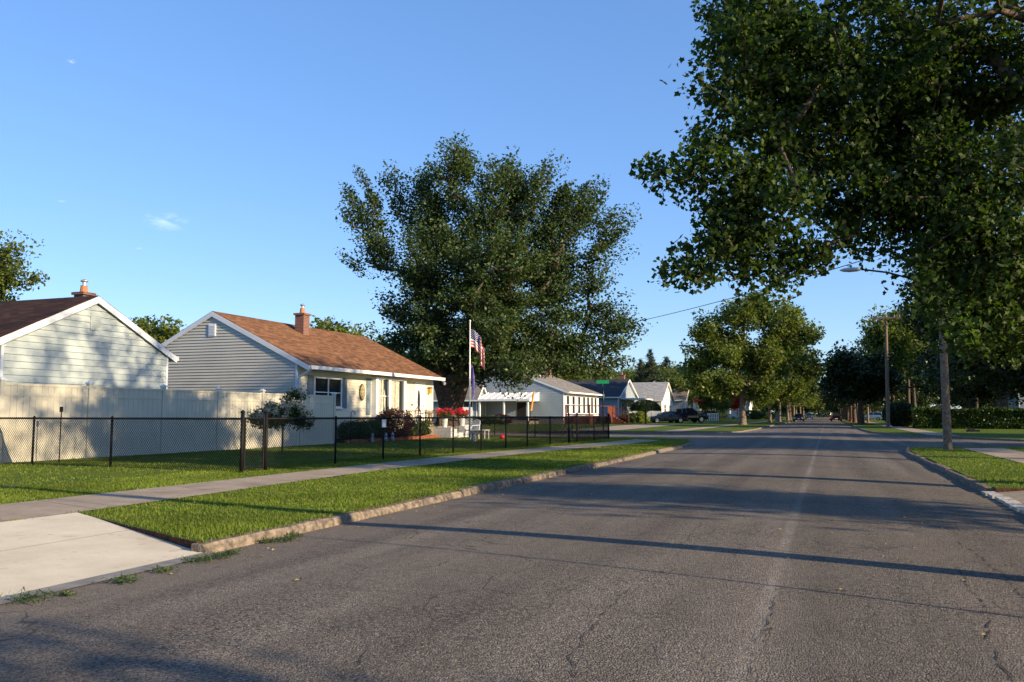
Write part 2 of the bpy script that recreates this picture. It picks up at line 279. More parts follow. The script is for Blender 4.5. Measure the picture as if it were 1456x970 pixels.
# ------------------------------------------------------------ mesh helpers
class MB:
    def __init__(s): s.v = []; s.f = []
    def add(s, vs, fs):
        n = len(s.v); s.v += [tuple(v) for v in vs]; s.f += [tuple(i+n for i in f) for f in fs]; return s
    def obox(s, c, a, b, d):
        c, a, b, d = map(Vector, (c, a, b, d)); vs = [c+i*a+j*b+k*d for k in (-1, 1) for j in (-1, 1) for i in (-1, 1)]
        return s.add(vs, [(0, 2, 3, 1), (4, 5, 7, 6), (0, 1, 5, 4), (2, 6, 7, 3), (0, 4, 6, 2), (1, 3, 7, 5)])
    def box(s, x0, x1, y0, y1, z0, z1):
        return s.obox(((x0+x1)/2, (y0+y1)/2, (z0+z1)/2), (abs(x1-x0)/2, 0, 0), (0, abs(y1-y0)/2, 0), (0, 0, abs(z1-z0)/2))
    def tube(s, p, q, r, r2=None, n=8, caps=True):
        p, q = Vector(p), Vector(q); r2 = r if r2 is None else r2; d = (q-p)
        if d.length < 1e-6: return s
        d.normalize(); u = d.orthogonal().normalized(); v = d.cross(u)
        vs = [p+(u*math.cos(2*math.pi*i/n)+v*math.sin(2*math.pi*i/n))*r for i in range(n)]+[q+(u*math.cos(2*math.pi*i/n)+v*math.sin(2*math.pi*i/n))*r2 for i in range(n)]
        fs = [(i, (i+1) % n, n+(i+1) % n, n+i) for i in range(n)]
        if caps: fs += [tuple(reversed(range(n))), tuple(range(n, 2*n))]
        return s.add(vs, fs)
    def path(s, pts, r, n=6):
        for a, b in zip(pts, pts[1:]): s.tube(a, b, r, r, n)
        return s
    def lathe(s, prof, c=(0, 0, 0), n=16, ax=None):
        vs = []; fs = []
        for (r, z) in prof:
            for i in range(n):
                a = 2*math.pi*i/n; vs.append((c[0]+r*math.cos(a), c[1]+r*math.sin(a), c[2]+z))
        for k in range(len(prof)-1):
            for i in range(n): fs.append((k*n+i, k*n+(i+1) % n, (k+1)*n+(i+1) % n, (k+1)*n+i))
        fs += [tuple(reversed(range(n))), tuple(range((len(prof)-1)*n, len(prof)*n))]
        return s.add(vs, fs)
    def prism(s, poly, ext):
        """closed planar polygon extruded by a vector"""
        e = Vector(ext); n = len(poly); vs = [Vector(p) for p in poly]+[Vector(p)+e for p in poly]
        return s.add(vs, [tuple(range(n)), tuple(reversed(range(n, 2*n)))]+[(i, n+i, n+(i+1) % n, (i+1) % n) for i in range(n)])
    def build(s, name, m, parent=None, smooth=False, world=True, bevel=0):
        me = bpy.data.meshes.new(name); vs = s.v
        if parent is not None and world:
            o = parent
            while o.parent: o = o.parent
            ox, oy, oz = o.location; vs = [(x-ox, y-oy, z-oz) for x, y, z in s.v]
        me.from_pydata(vs, [], s.f); me.update()
        import bmesh as bm_
        b = bm_.new(); b.from_mesh(me); bm_.ops.recalc_face_normals(b, faces=b.faces); b.to_mesh(me); b.free()
        if smooth: me.polygons.foreach_set('use_smooth', [True]*len(me.polygons))
        me.materials.append(m); ob = bpy.data.objects.new(name, me); COL.objects.link(ob)
        if parent is not None: ob.parent = parent
        if bevel:
            md = ob.modifiers.new('b', 'BEVEL'); md.width = bevel; md.segments = 2; md.limit_method = 'ANGLE'
        return ob
def thing(name, label, cat, loc=(0, 0, 0), rz=0, group=None):
    o = bpy.data.objects.new(name, None); COL.objects.link(o); o.location = loc; o.rotation_euler = (0, 0, rz); o.empty_display_size = .2
    return tag(o, label, cat, group)
def tag(o, label, cat, group=None, kind=None):
    o['label'] = label; o['category'] = cat
    if group: o['group'] = group
    if kind: o['kind'] = kind
    return o
def struct(o, label=None, cat=None):
    o['kind'] = 'structure'
    if label: o['label'] = label
    if cat: o['category'] = cat
    return o
def dup(root, loc, rz=0, label=None, group=None, scale=None):
    def cp(o, par):
        c = o.copy(); COL.objects.link(c); c.parent = par
        for ch in o.children: cp(ch, c)
        return c
    r = cp(root, None); r.location = loc; r.rotation_euler = (0, 0, rz)
    if scale: r.scale = scale if not isinstance(scale, (int, float)) else (scale,)*3
    if label: r['label'] = label
    if group: r['group'] = group
    return r
def np_mesh(name, verts, faces_idx, k, m, parent=None):
    """verts (n,3); faces (f,k) all with k corners"""
    me = bpy.data.meshes.new(name); me.vertices.add(len(verts)); me.vertices.foreach_set('co', verts.astype(np.float32).ravel())
    nf = len(faces_idx); me.loops.add(nf*k); me.loops.foreach_set('vertex_index', faces_idx.astype(np.int32).ravel())
    me.polygons.add(nf); me.polygons.foreach_set('loop_start', np.arange(0, nf*k, k, dtype=np.int32))
    me.update(calc_edges=True); me.materials.append(m)
    ob = bpy.data.objects.new(name, me); COL.objects.link(ob); ob.parent = parent
    return ob
def dome(name, c, r, m, parent=None, n=10): pass

# ------------------------------------------------------------ leaves and trees
def rot_mats(rng, n, up=0.0):
    nrm = rng.normal(size=(n, 3)); nrm[:, 2] = np.abs(nrm[:, 2])+up; nrm /= np.linalg.norm(nrm, axis=1)[:, None]
    t = rng.normal(size=(n, 3)); t -= (t*nrm).sum(1)[:, None]*nrm; t /= np.linalg.norm(t, axis=1)[:, None]
    b = np.cross(nrm, t); return np.stack([t, b, nrm], axis=2)
QUAD = (np.array([[-.5, 0, 0], [0, -.32, .06], [.5, 0, 0], [0, .32, .06]]), np.array([[0, 1, 2, 3]]))
_t = []
for a, r in ((-90, .16), (-42, .44), (-14, .33), (14, .54), (42, .36), (90, .62), (138, .36), (166, .54), (194, .33), (222, .44)):
    _t.append((r*math.cos(R(a)), r*math.sin(R(a)), .10*r))
MAPLE = (np.array([(0, 0, -.02)]+_t), np.array([[0, i, i+1] for i in range(1, 10)]+[[0, 10, 1]]))
NEEDLE = (np.array([[-.5, -.05, 0], [.5, -.12, 0], [.5, .12, 0], [-.5, .05, 0]]), np.array([[0, 1, 2, 3]]))
def leaves(name, pts, size, m, parent, rng, tmpl=QUAD, up=.3, var=.5):
    n = len(pts); R_ = rot_mats(rng, n, up); sc = size*(1+var*(rng.random(n)*2-1))
    T, Fc = tmpl; v = np.einsum('nij,kj->nki', R_, T)*sc[:, None, None]+pts[:, None, :]
    f = (Fc[None]+np.arange(n)[:, None, None]*len(T)).reshape(-1, Fc.shape[1])
    return np_mesh(name, v.reshape(-1, 3), f, Fc.shape[1], m, parent)
def grow(trunk, centres, tip=.02, power=.46, step=.7, rng=None, sag=.0, pen=.55):
    """skeleton joining every leaf cluster to the trunk; returns segments (p,q,r0,r1)"""
    nodes = [np.array(p, float) for p in trunk]; par = [-1]+list(range(len(trunk)-1)); leafn = []
    base = nodes[-1]; order = sorted(range(len(centres)), key=lambda i: np.linalg.norm(centres[i]-base))
    for i in order:
        c = centres[i]; A = np.array(nodes[max(0, len(trunk)-3):]); d = np.linalg.norm(A-c, axis=1)+pen*np.maximum(0, A[:, 2]-c[2])+.12*np.linalg.norm(A-base, axis=1)*0
        j = int(np.argmin(d))+max(0, len(trunk)-3); p = nodes[j]; L_ = np.linalg.norm(c-p); k = max(1, int(L_/step))
        prev = j; dirn = (c-p)
        for s in range(1, k+1):
            t = s/k; q = p+dirn*t; q = q+np.array([0, 0, math.sin(math.pi*t)*L_*.12])
            if s < k: q = q+rng.normal(size=3)*.09*step
            nodes.append(q); par.append(prev); prev = len(nodes)-1
        leafn.append(prev)
    cnt = [0]*len(nodes)
    for l in leafn:
        j = l
        while j >= 0: cnt[j] += 1; j = par[j]
    rad = [tip*max(1, c)**power for c in cnt]
    return nodes, par, rad
def make_tree(root, trunk, lobes, nclust, lpc, lsize, lm, bm, seed, trunk_r, tmpl=QUAD, csize=.55, elong=1.6, tip=.018, up=.3, sway=(0, 0, 0), shell=.55, flare=1.35, extra=None, out_up=.6, pen=.55):
    rng = np.random.default_rng(seed)
    vol = np.array([l[1][0]*l[1][1]*l[1][2] for l in lobes])**.8; vol /= vol.sum()
    cs = []
    for l, pr in zip(lobes, vol):
        k = max(2, int(round(nclust*pr))); d = rng.normal(size=(k, 3)); d /= np.linalg.norm(d, axis=1)[:, None]
        r = shell+(1-shell)*rng.random(k)**.6; r[rng.random(k) < .25] *= .6
        cs.append(np.array(l[0])+d*np.array(l[1])*r[:, None])
    cs = np.concatenate(cs)
    nodes, par, rad = grow(trunk, cs, tip=tip, rng=rng, pen=pen)
    b = MB(); rmax = max(rad); nt_ = len(trunk)
    for i in range(1, len(nodes)):
        r1, r0 = rad[i], rad[par[i]]
        if i < nt_:
            f0 = trunk_r*(1-.35*(i-1)/max(1, nt_-1)); f1 = trunk_r*(1-.35*i/max(1, nt_-1))
            if i == 1: b.tube(np.array(nodes[0])-(0, 0, .25), nodes[0]+(nodes[1]-nodes[0])*.12, f0*flare*1.15, f0*1.08, 12, False); b.tube(nodes[0]+(nodes[1]-nodes[0])*.11, nodes[1], f0*1.08, f1, 12, False)
            else: b.tube(nodes[i-1], nodes[i], f0, f1, 12, False)
        else:
            r0 = min(r0, trunk_r*.62); r1 = min(r1, trunk_r*.6)
            if par[i] < nt_: r0 = min(r1*1.25, trunk_r*.62)
            b.tube(nodes[par[i]], nodes[i], max(r0 if r0 < r1*1.6 else r1*1.3, tip*.8), max(r1, tip*.6), 5 if r1 < .06 else 8, False)
    b.build('trunk', bm, root, smooth=True, world=False)
    n = len(cs)*lpc
    centre = np.mean(cs, axis=0); od = cs-centre; od /= np.linalg.norm(od, axis=1)[:, None]+1e-6; od = od+np.array([0, 0, out_up])+np.array(sway); od /= np.linalg.norm(od, axis=1)[:, None]
    cl = np.repeat(np.arange(len(cs)), lpc); g = rng.normal(size=(n, 3)); gl = np.linalg.norm(g, axis=1)[:, None]; g = g/gl*np.minimum(gl, 1.75+.35*rng.random((n, 1)))*csize*(.6+.8*np.repeat(rng.random(len(cs)), lpc))[:, None]
    al = (g*od[cl]).sum(1)[:, None]*od[cl]; pts = cs[cl]+g*np.array([1, 1, .8])+al*(elong-1)
    leaves('crown', pts, lsize, lm, root, rng, tmpl, up)
    return root

# ============================================================ THE SETTING
def sheet(name, poly, z, m, zf=None):
    b = MB(); b.add([(x, y, (zf(x, y) if zf else z)) for x, y in poly], [tuple(range(len(poly)))]); o = b.build(name, m)
    if o.data.polygons[0].normal.z < 0: o.data.flip_normals()
    return struct(o)
sheet('ground', [(-2500, -600), (2500, -600), (2500, 3500), (-2500, 3500)], -.06, M['lawn'])
# road: main street with a cambered crown and the crossing street, one sheet
def camber(x): return .055*max(0, 1-((x+1.47)/3.78)**2)
b = MB(); xs = np.linspace(-6.6, 3.4, 21); ys = np.concatenate([np.arange(-40, 40, 4), np.arange(40, 60, 2), np.arange(60, 500, 20)])
for y in ys:
    for x in xs: b.v.append((x, y, camber(x)))
for j in range(len(ys)-1):
    for i in range(len(xs)-1): a = j*len(xs)+i; b.f.append((a, a+1, a+len(xs)+1, a+len(xs)))
nv = len(b.v); b.add([(-6.6, 30, 0), (-6.6, 66, 0), (-150, 66, 0), (-150, 30, 0)], [(0, 1, 2, 3)]); b.add([(3.4, 28, 0), (150, 28, 0), (150, 100, 0), (3.4, 100, 0)], [(0, 1, 2, 3)])
struct(b.build('road', M['asphalt']))
SW = [(-70, -40), (-8.25, -40), (-8.25, 7.62), (-5.4, 6.3), (-5.4, 33), (-5.5, 36.5), (-6.1, 39.2), (-7.4, 41.2), (-10.4, 42.3), (-70, 43)]
NW = [(-6.1, 480), (-6.1, 110), (-5.75, 75), (-5.9, 64), (-6.8, 59.4), (-8.6, 57.2), (-11, 56.2), (-150, 57), (-150, 480)]
SE = [(70, -40), (2.45, -40), (2.45, 12.1), (3.3, 12.2), (3.3, 15.4), (2.45, 15.3), (2.45, 30), (2.6, 32.4), (3.4, 33.8), (5, 34.5), (70, 35)]
NE = [(2.7, 480), (2.7, 92), (2.7, 74), (3.0, 63), (4.6, 54), (8.6, 46), (14, 42.5), (70, 40), (70, 480)]
for nm, pl in (('lawn', SW), ('lawn', NW), ('lawn', SE), ('lawn', NE)): 
    sheet(nm, pl, .1, M['lawn']); b = MB(); n_ = len(pl)
    for i in range(n_): (x0, y0), (x1, y1) = pl[i], pl[(i+1) % n_]; b.add([(x0, y0, .0995), (x1, y1, .0995), (x1, y1, -.05), (x0, y0, -.05)], [(0, 1, 2, 3)])
    struct(b.build('soil_edge', M['mulch']))
# gentle rise of the north-west yards
def nwz(x, y): return .085+.24*min(1, max(0, (-x-9)/14))*min(1, max(0, (y-60)/20))
b = MB(); gx_ = np.linspace(-150, -9, 48); gy_ = np.linspace(60, 480, 70)
for y in gy_:
    for x in gx_: b.v.append((x, y, nwz(x, y)))
for j in range(len(gy_)-1):
    for i in range(len(gx_)-1): a = j*len(gx_)+i; b.f.append((a, a+1, a+len(gx_)+1, a+len(gx_)))
struct(b.build('lawn', M['lawn'], smooth=True))
# kerbs: stones with joints, slightly uneven
def kerb(pts, side, seg=2.4, w_=.16, h=.104):
    b = MB(); pts = [Vector((x, y, 0)) for x, y in pts]; r = random.Random(3)
    for p, q in zip(pts, pts[1:]):
        L_ = (q-p).length; k = max(1, round(L_/seg)) if L_ > seg else 1; d = (q-p).normalized(); nrm = Vector((-d.y, d.x, 0))*side
        for i in range(k):
            g_ = .012 if L_ > seg else 0; a = p+d*(L_*i/k+g_); c = p+d*(L_*(i+1)/k-g_); o = r.uniform(-.015, .015); hh = h+r.uniform(-.02, .01); tilt = r.uniform(-.012, .012); near = (p.y+q.y)/2 < 45 and abs(p.x) < 9
            m_ = max(1, int((c-a).length/.16)) if near else 1; st_ = len(b.v)
            for j in range(m_+1):
                f = j/m_; pt = a.lerp(c, f); ja = (lambda v: r.uniform(-v, v)) if near else (lambda v: 0); endw = .012 if near and j in (0, m_) else 0
                hz = hh+tilt*(f-.5)+ja(.004)-endw; oo = nrm*(-.02+o+ja(.005)+endw*.6)
                b.v += [tuple(pt+oo+Vector((0, 0, -.05))), tuple(pt+oo+nrm*(.02+ja(.006))+Vector((0, 0, hz-.045+ja(.008)))), tuple(pt+oo+nrm*(.05+ja(.008))+Vector((0, 0, hz-.006))), tuple(pt+nrm*w_+Vector((0, 0, hz-.004))), tuple(pt+nrm*w_+Vector((0, 0, -.05)))]
            for j in range(m_):
                u = st_+j*5; b.f += [(u, u+1, u+6, u+5), (u+1, u+2, u+7, u+6), (u+2, u+3, u+8, u+7), (u+3, u+4, u+9, u+8)]
            e = st_+m_*5; b.f += [(st_, st_+4, st_+3, st_+2, st_+1), (e, e+1, e+2, e+3, e+4)]
    return struct(b.build('kerb', M['kerb']))
kerb([(-5.27, 6.25), (-5.25, 12), (-5.2, 20), (-5.22, 33), (-5.35, 36.5), (-5.95, 39.3), (-7.3, 41.35), (-10.4, 42.45), (-70, 43.1)], 1)
kerb([(-150, 56.85), (-11, 56.05), (-8.5, 57.05), (-6.65, 59.3), (-5.75, 64), (-5.6, 75), (-5.95, 110), (-5.95, 480)], 1)
kerb([(2.3, -30), (2.3, 12.1)], -1); kerb([(2.3, 15.4), (2.3, 30), (2.48, 32.5), (3.3, 33.95), (5, 34.65), (70, 35.1)], -1)
kerb([(2.55, 480), (2.55, 92), (2.55, 74), (2.85, 63), (4.45, 53.9), (8.5, 45.85), (14, 42.35), (70, 39.9)], 1)
# pavements
def strip(name, near, far, z, m, joint=1.22, gap=.012, zf=None):
    """slabs between two edge lines, cut by narrow joints"""
    b = MB(); n = 400
    def res(pl):
        pl = [Vector((x, y)) for x, y in pl]; d = [0]
        for a, c in zip(pl, pl[1:]): d.append(d[-1]+(c-a).length)
        return lambda t: next((pl[i]+(pl[i+1]-pl[i])*((t*d[-1]-d[i])/(d[i+1]-d[i])) for i in range(len(pl)-1) if t*d[-1] <= d[i+1]+1e-6), pl[-1]), d[-1]
    fn, ln = res(near); ff, lf = res(far); k = max(1, round(ln/joint)); g = gap/ln
    for i in range(k):
        a, c = i/k+g/2, (i+1)/k-g/2
        q = [fn(a), fn(c), ff(c), ff(a)]
        b.add([(p.x, p.y, z if zf is None else zf(p.x, p.y)) for p in q], [(0, 1, 2, 3)])
    # joint filler a little lower
    pts = [fn(i/20) for i in range(21)]+[ff(1-i/20) for i in range(21)]
    o = b.build(name, m)
    b2 = MB(); 
    for i in range(20): b2.add([(*fn(i/20), z-.004), (*fn((i+1)/20), z-.004), (*ff((i+1)/20), z-.004), (*ff(i/20), z-.004)], [(0, 1, 2, 3)])
    if zf is None: f = b2.build('pavement_joint', M['mulch'], o)
    return struct(o)
strip('pavement', [(-8.25, -30), (-8.3, 7.6), (-8.7, 14.5), (-8.6, 21.6), (-8.0, 28), (-7.35, 33), (-7.1, 38.5)], [(-9.9, -30), (-9.95, 8), (-10.0, 16.5), (-9.85, 23), (-9.3, 30), (-8.75, 35), (-8.5, 39.5)], .110, M['concrete'])
strip('pavement', [(4.3, -30), (4.3, 33)], [(5.65, -30), (5.65, 33.5)], .110, M['concrete'])
strip('pavement', [(-9.4, 57.5), (-9.6, 100), (-10, 300)], [(-11.0, 57.2), (-11.2, 100), (-11.6, 300)], .116, M['concrete'])
strip('pavement', [(5.3, 53.5), (5.3, 90), (5.3, 300)], [(6.7, 51), (6.7, 90), (6.7, 300)], .110, M['concrete'])
strip('pavement', [(-14.5, 57.3), (-14.5, 90)], [(-18.3, 57.3), (-18.3, 90)], .12, M['concrete'], 3, zf=lambda x, y: .02+max(nwz(x, y), .1)+.006)   # driveway of the black cars
# new concrete apron, rising from the gutter to the pavement
AZ = lambda x: .018+.097*(min(1, max(0, (-5.28-x)/2.97)))
b = MB()
for y0, y1, s in ((-3, -.1, 0), (-.08, 3.6, 0), (3.62, 7.0, 1)):
    for x0, x1 in ((-5.28, -6.78), (-6.79, -8.26)):
        ye = lambda x: (7.60 if x < -8 else (6.98 if x < -6 else 6.27)) if s else y1
        b.add([(x0, y0, AZ(x0)), (x0, ye(x0), AZ(x0)), (x1, ye(x1), AZ(x1)), (x1, y0, AZ(x1))], [(0, 1, 2, 3)])
struct(b.build('driveway_apron', M['concrete_new']))
b = MB(); b.add([(-5.12, -3, .012), (-5.12, 6.3, .012), (-5.28, 6.27, .022), (-5.28, -3, .022)], [(0, 1, 2, 3)]); b.add([(-5.28, -3, .006), (-8.26, -3, .06), (-8.26, 7.6, .06), (-5.28, 6.26, .006)], [(0, 1, 2, 3)])
M['lip'] = mat('apron_lip', (.17, .165, .16), .9, .2, var=.2)
struct(b.build('kerb_lip', M['lip']))
b = MB(); b.add([(2.32, 12.1, .015), (2.32, 15.38, .015), (3.3, 15.38, .112), (3.3, 12.1, .112)], [(0, 1, 2, 3)]); b.add([(3.3, 12.12, .112), (3.3, 15.38, .112), (4.29, 15.4, .112), (4.29, 12.1, .112)], [(0, 1, 2, 3)]); b.add([(5.66, 12.1, .112), (5.66, 15.4, .112), (40, 15.4, .112), (40, 12.1, .112)], [(0, 1, 2, 3)])
struct(b.build('driveway_apron', M['concrete']))
b = MB()
for i in range(7):
    y = 12.15+i*.46; b.obox((2.36+.02*math.sin(i*5), y+.22, .025), (.09, .01, 0), (0, .2, 0), (0, .006*math.sin(i*3), .02))
struct(b.build('kerb_lip', mat('broken_lip', (.36, .35, .33), .9, .2, var=.3, bump=.02, bscale=15)))
# long cracks in the carriageway
def crack(pts, w_, seed):
    r = random.Random(seed); P_ = [Vector(p) for p in pts]; out = []
    for a, c in zip(P_, P_[1:]):
        k = max(2, int((c-a).length/.06))
        for i in range(k): t = i/k; q = a+(c-a)*t; out.append(q)
    off = 0; pp = []
    for i, q in enumerate(out):
        off = off*.8+r.uniform(-.018, .018); d = (out[min(i+1, len(out)-1)]-out[max(i-1, 0)]).normalized(); n = Vector((-d.y, d.x)); pp.append((q+n*off, n, w_*r.choice((0, .15, .25, .35, .6))*r.uniform(.5, 1)))
    vs = []; fs = []
    for i, (q, n, ww) in enumerate(pp):
        for s in (-1, 1): x, y = q+n*ww*s; vs.append((x, y, camber(x)+.004))
        if i: fs.append((2*i-2, 2*i-1, 2*i+1, 2*i))
    return MB().add(vs, fs)
import itertools
M['crack'] = mat('crack_tar', (.045, .039, .034), .9, .1, var=.3, scale=20)
M['crack_sand'] = mat('crack_sand', (.20, .165, .12), .95, .1, col2=(.05, .04, .035), scale=12)
def gp(px, py, z=.03):
    d = world_dir(px, py); k = (z-EYE)/d.z; return (d.x*k, d.y*k)
for i, (pts, w_, mm) in enumerate((
        ([(165, 975), (250, 935), (330, 905), (385, 885), (430, 868), (425, 860)], .008, 'crack_sand'),
        ([(345, 878), (365, 855), (420, 832), (490, 800)], .007, 'crack_sand'), ([(415, 838), (430, 822), (428, 812)], .006, 'crack'),
        ([(815, 972), (812, 940), (850, 890), (890, 850), (895, 838)], .011, 'crack'), ([(780, 930), (835, 905), (850, 890)], .008, 'crack'),
        ([(565, 755), (590, 775)], .007, 'crack'), ([(960, 800), (985, 760), (1010, 735)], .007, 'crack'), ([(1365, 770), (1440, 830), (1456, 850)], .014, 'crack'),
        ([(1360, 810), (1395, 860), (1420, 930), (1440, 975)], .013, 'crack'), ([(1060, 975), (1085, 900), (1100, 850)], .008, 'crack'), ([(500, 890), (520, 930), (505, 972)], .006, 'crack'))):
    struct(crack([Vector(gp(*p)) for p in pts], w_, i).build('road_crack', M[mm]))

# ------------------------------------------------------------ grass blades (uncountable)
def inside(poly, X, Y):
    c = np.zeros(len(X), bool); n = len(poly)
    for i in range(n):
        x0, y0 = poly[i]; x1, y1 = poly[(i+1) % n]
        with np.errstate(divide='ignore', invalid='ignore'):
            k = ((y0 > Y) != (y1 > Y)) & (X < (x1-x0)*(Y-y0)/(y1-y0+1e-12)+x0)
        c ^= k
    return c
walk_poly = [(-8.27, -30), (-8.33, 7.6), (-8.72, 14.5), (-8.62, 21.6), (-8.02, 28), (-7.37, 33), (-7.1, 38.5), (-8.5, 39.5), (-8.75, 35), (-9.3, 30), (-9.85, 23), (-10.0, 16.5), (-9.92, 8), (-9.87, -30)]
SWG = [(-8.25, 7.66), (-5.33, 6.3), (-5.31, 33), (-5.42, 36.5), (-6.0, 39.2), (-7.4, 41.3), (-10.4, 42.4), (-70, 43), (-70, -40), (-8.27, -40)]
def blades(poly, excl, xr, yr, n, seed, zf, hgt=.025):
    rng = np.random.default_rng(seed)
    X = rng.uniform(*xr, n*3); Y = rng.uniform(*yr, n*3); D = np.hypot(X, Y)
    keep = rng.random(n*3) < np.minimum(1, (8.0/D)**1.6)
    ang = np.degrees(np.arctan2(X, Y)); jx = X+rng.normal(size=len(X))*.03; jy = Y+rng.normal(size=len(X))*.03; keep &= (ang > -54) & (ang < 13) & inside(poly, jx, jy)
    jx = X+rng.normal(size=len(X))*.035; jy = Y+rng.normal(size=len(X))*.035
    for e in excl: keep &= ~inside(e, jx, jy)
    X, Y, D = X[keep][:n], Y[keep][:n], D[keep][:n]; k = len(X)
    wd = .0035*np.maximum(1, D/9)**.9*(.7+.6*rng.random(k)); h = hgt*(.5+.9*rng.random(k))*np.maximum(1, D/22)**.3
    patch = np.array([noise.noise((x*.9, y*.9, 1.7))+.5*noise.noise((x*4, y*4, 5)) for x, y in zip(X, Y)]); h *= np.clip(1+.8*patch, .25, 2)
    a = rng.random(k)*math.pi; ln = rng.normal(size=(k, 2))*.45
    z = zf if np.isscalar(zf) else zf(X, Y)
    p0 = np.stack([X-np.cos(a)*wd, Y-np.sin(a)*wd, np.full(k, z)-.005], 1); p1 = np.stack([X+np.cos(a)*wd, Y+np.sin(a)*wd, np.full(k, z)-.005], 1)
    mx_ = np.stack([X+ln[:, 0]*h*.4, Y+ln[:, 1]*h*.4, z+h*.6], 1); dx = np.stack([np.cos(a)*wd*.75, np.sin(a)*wd*.75, np.zeros(k)], 1)
    tip = np.stack([X+ln[:, 0]*h, Y+ln[:, 1]*h, z+h], 1)
    V = np.stack([p0, p1, mx_+dx, mx_-dx, tip], 1).reshape(-1, 3); i = np.arange(k)[:, None]*5
    F = np.concatenate([i+np.array([[0, 1, 2]]), i+np.array([[0, 2, 3]]), i+np.array([[3, 2, 4]])])
    return np_mesh('grass', V, F, 3, M['blade'])
g1 = blades(SWG, [walk_poly], (-12, -5.25), (6, 42), 200000, 1, .1); tag(g1, 'mown green grass of the verge between kerb and left pavement', 'grass', kind='stuff')
g2 = blades(SW, [walk_poly], (-30, -9.9), (7, 43), 190000, 2, .1); tag(g2, 'mown green lawn behind the left pavement around the fences', 'grass', kind='stuff')
g3 = blades(SE, [[(4.3, -30), (5.65, -30), (5.65, 34), (4.3, 34)], [(2, 12), (40, 12), (40, 15.4), (2, 15.4)]], (2.4, 14), (14, 35), 90000, 3, .1); tag(g3, 'green verge grass on the right corner around the wooden pole', 'grass', kind='stuff')

# ============================================================ HOUSES
def wall_siding(b, p0, p1, z0, z1, apex=None, h=.125, off=.032):
    """lap siding on the wall p0->p1 (outward normal to the right of p0->p1); apex=(t along wall, z) for a gable"""
    p0 = Vector(p0); p1 = Vector(p1); d = p1-p0; L_ = d.length; d.normalize(); n = Vector((d.y, -d.x)); top = apex[1] if apex else z1
    def span(z):
        if not apex or z <= z1: return 0, L_
        f = (z-z1)/(apex[1]-z1); ta = apex[0]*L_; return ta*f, L_+(ta-L_)*f
    z = z0
    def pt(t, o, zz): q = p0+d*t+n*o; return (q.x, q.y, zz)
    while z < top-.001:
        zt = min(z+h, top)
        if z < z1 < zt: zt = z1 if z1-z > .02 else zt
        a0, a1 = span(z+.0005); c0, c1 = span(zt)
        b.add([pt(a0, off, z), pt(a1, off, z), pt(c1, .004, zt), pt(c0, .004, zt)], [(0, 1, 2, 3)])
        b.add([pt(a0, .002, z), pt(a1, .002, z), pt(a1, off, z), pt(a0, off, z)], [(0, 1, 2, 3)])
        z = zt
    # backing so no light leaks
    a0, a1 = 0, L_
    vs = [pt(0, 0, z0), pt(L_, 0, z0), pt(L_, 0, z1)]+([pt(apex[0]*L_, 0, apex[1])] if apex else [])+[pt(0, 0, z1)]
    b.add(vs, [tuple(range(len(vs)))])
class Wall:
    """a wall face: c = point at its left end seen from outside, d along, n outward"""
    def __init__(s, c, d): s.c = Vector((*c, 0)); s.d = Vector((*d, 0)).normalized(); s.n = Vector((s.d.y, -s.d.x, 0))
    def p(s, t, z, o=0): return s.c+s.d*t+s.n*o+Vector((0, 0, z))
    def slab(s, b, t0, t1, z0, z1, o0, o1):
        return b.obox(s.p((t0+t1)/2, (z0+z1)/2, (o0+o1)/2), s.d*(t1-t0)/2, s.n*(o1-o0)/2, Vector((0, 0, (z1-z0)/2)))
def window(root, W, t, z, w_, h, mull=1, cross=1, shutters=0, curtain=False, fw=.07, fm='white', o=.025, sill=True):
    f = MB(); 
    W.slab(f, t, t+fw, z, z+h, 0, o+.05); W.slab(f, t+w_-fw, t+w_, z, z+h, 0, o+.05); W.slab(f, t+fw, t+w_-fw, z+h-fw, z+h, 0, o+.048); W.slab(f, t+fw, t+w_-fw, z, z+fw, 0, o+.048)
    for i in range(1, mull+1): x = t+w_*i/(mull+1); W.slab(f, x-.03, x+.03, z+fw, z+h-fw, 0, o+.045)
    if cross: W.slab(f, t+fw, t+w_-fw, z+h*.5-.02, z+h*.5+.02, 0, o+.04)
    if sill: W.slab(f, t-.05, t+w_+.05, z-.05, z, 0, o+.09)
    fo = f.build('window', M[fm], root)
    g = MB(); W.slab(g, t+fw, t+w_-fw, z+fw, z+h-fw, o-.01, o+.012); g.build('pane', M['glass'], fo)
    if curtain:
        c = MB(); k = 26
        for i in range(k):
            t0 = t+fw+(w_-2*fw)*i/k; t1 = t+fw+(w_-2*fw)*(i+1)/k; u = (i+.5)/k*(mull+1) % 1
            if .06 < u < .46 or .54 < u < .8: W.slab(c, t0, t1, z+fw, z+h-fw, o, o+.014+.008*(i % 2))
        c.build('curtain', M['curtain'], fo)
    for s in range(2) if shutters else ():
        sh = MB(); x0 = t-shutters-.03 if s == 0 else t+w_+.03; W.slab(sh, x0, x0+shutters, z-.02, z+h+.02, 0, .05)
        for k in range(int(h/.09)): W.slab(sh, x0+.05, x0+shutters-.05, z+.05+k*.09, z+.09+k*.09, .05, .062)
        sh.build('shutter', M['shutter'], fo)
    return fo
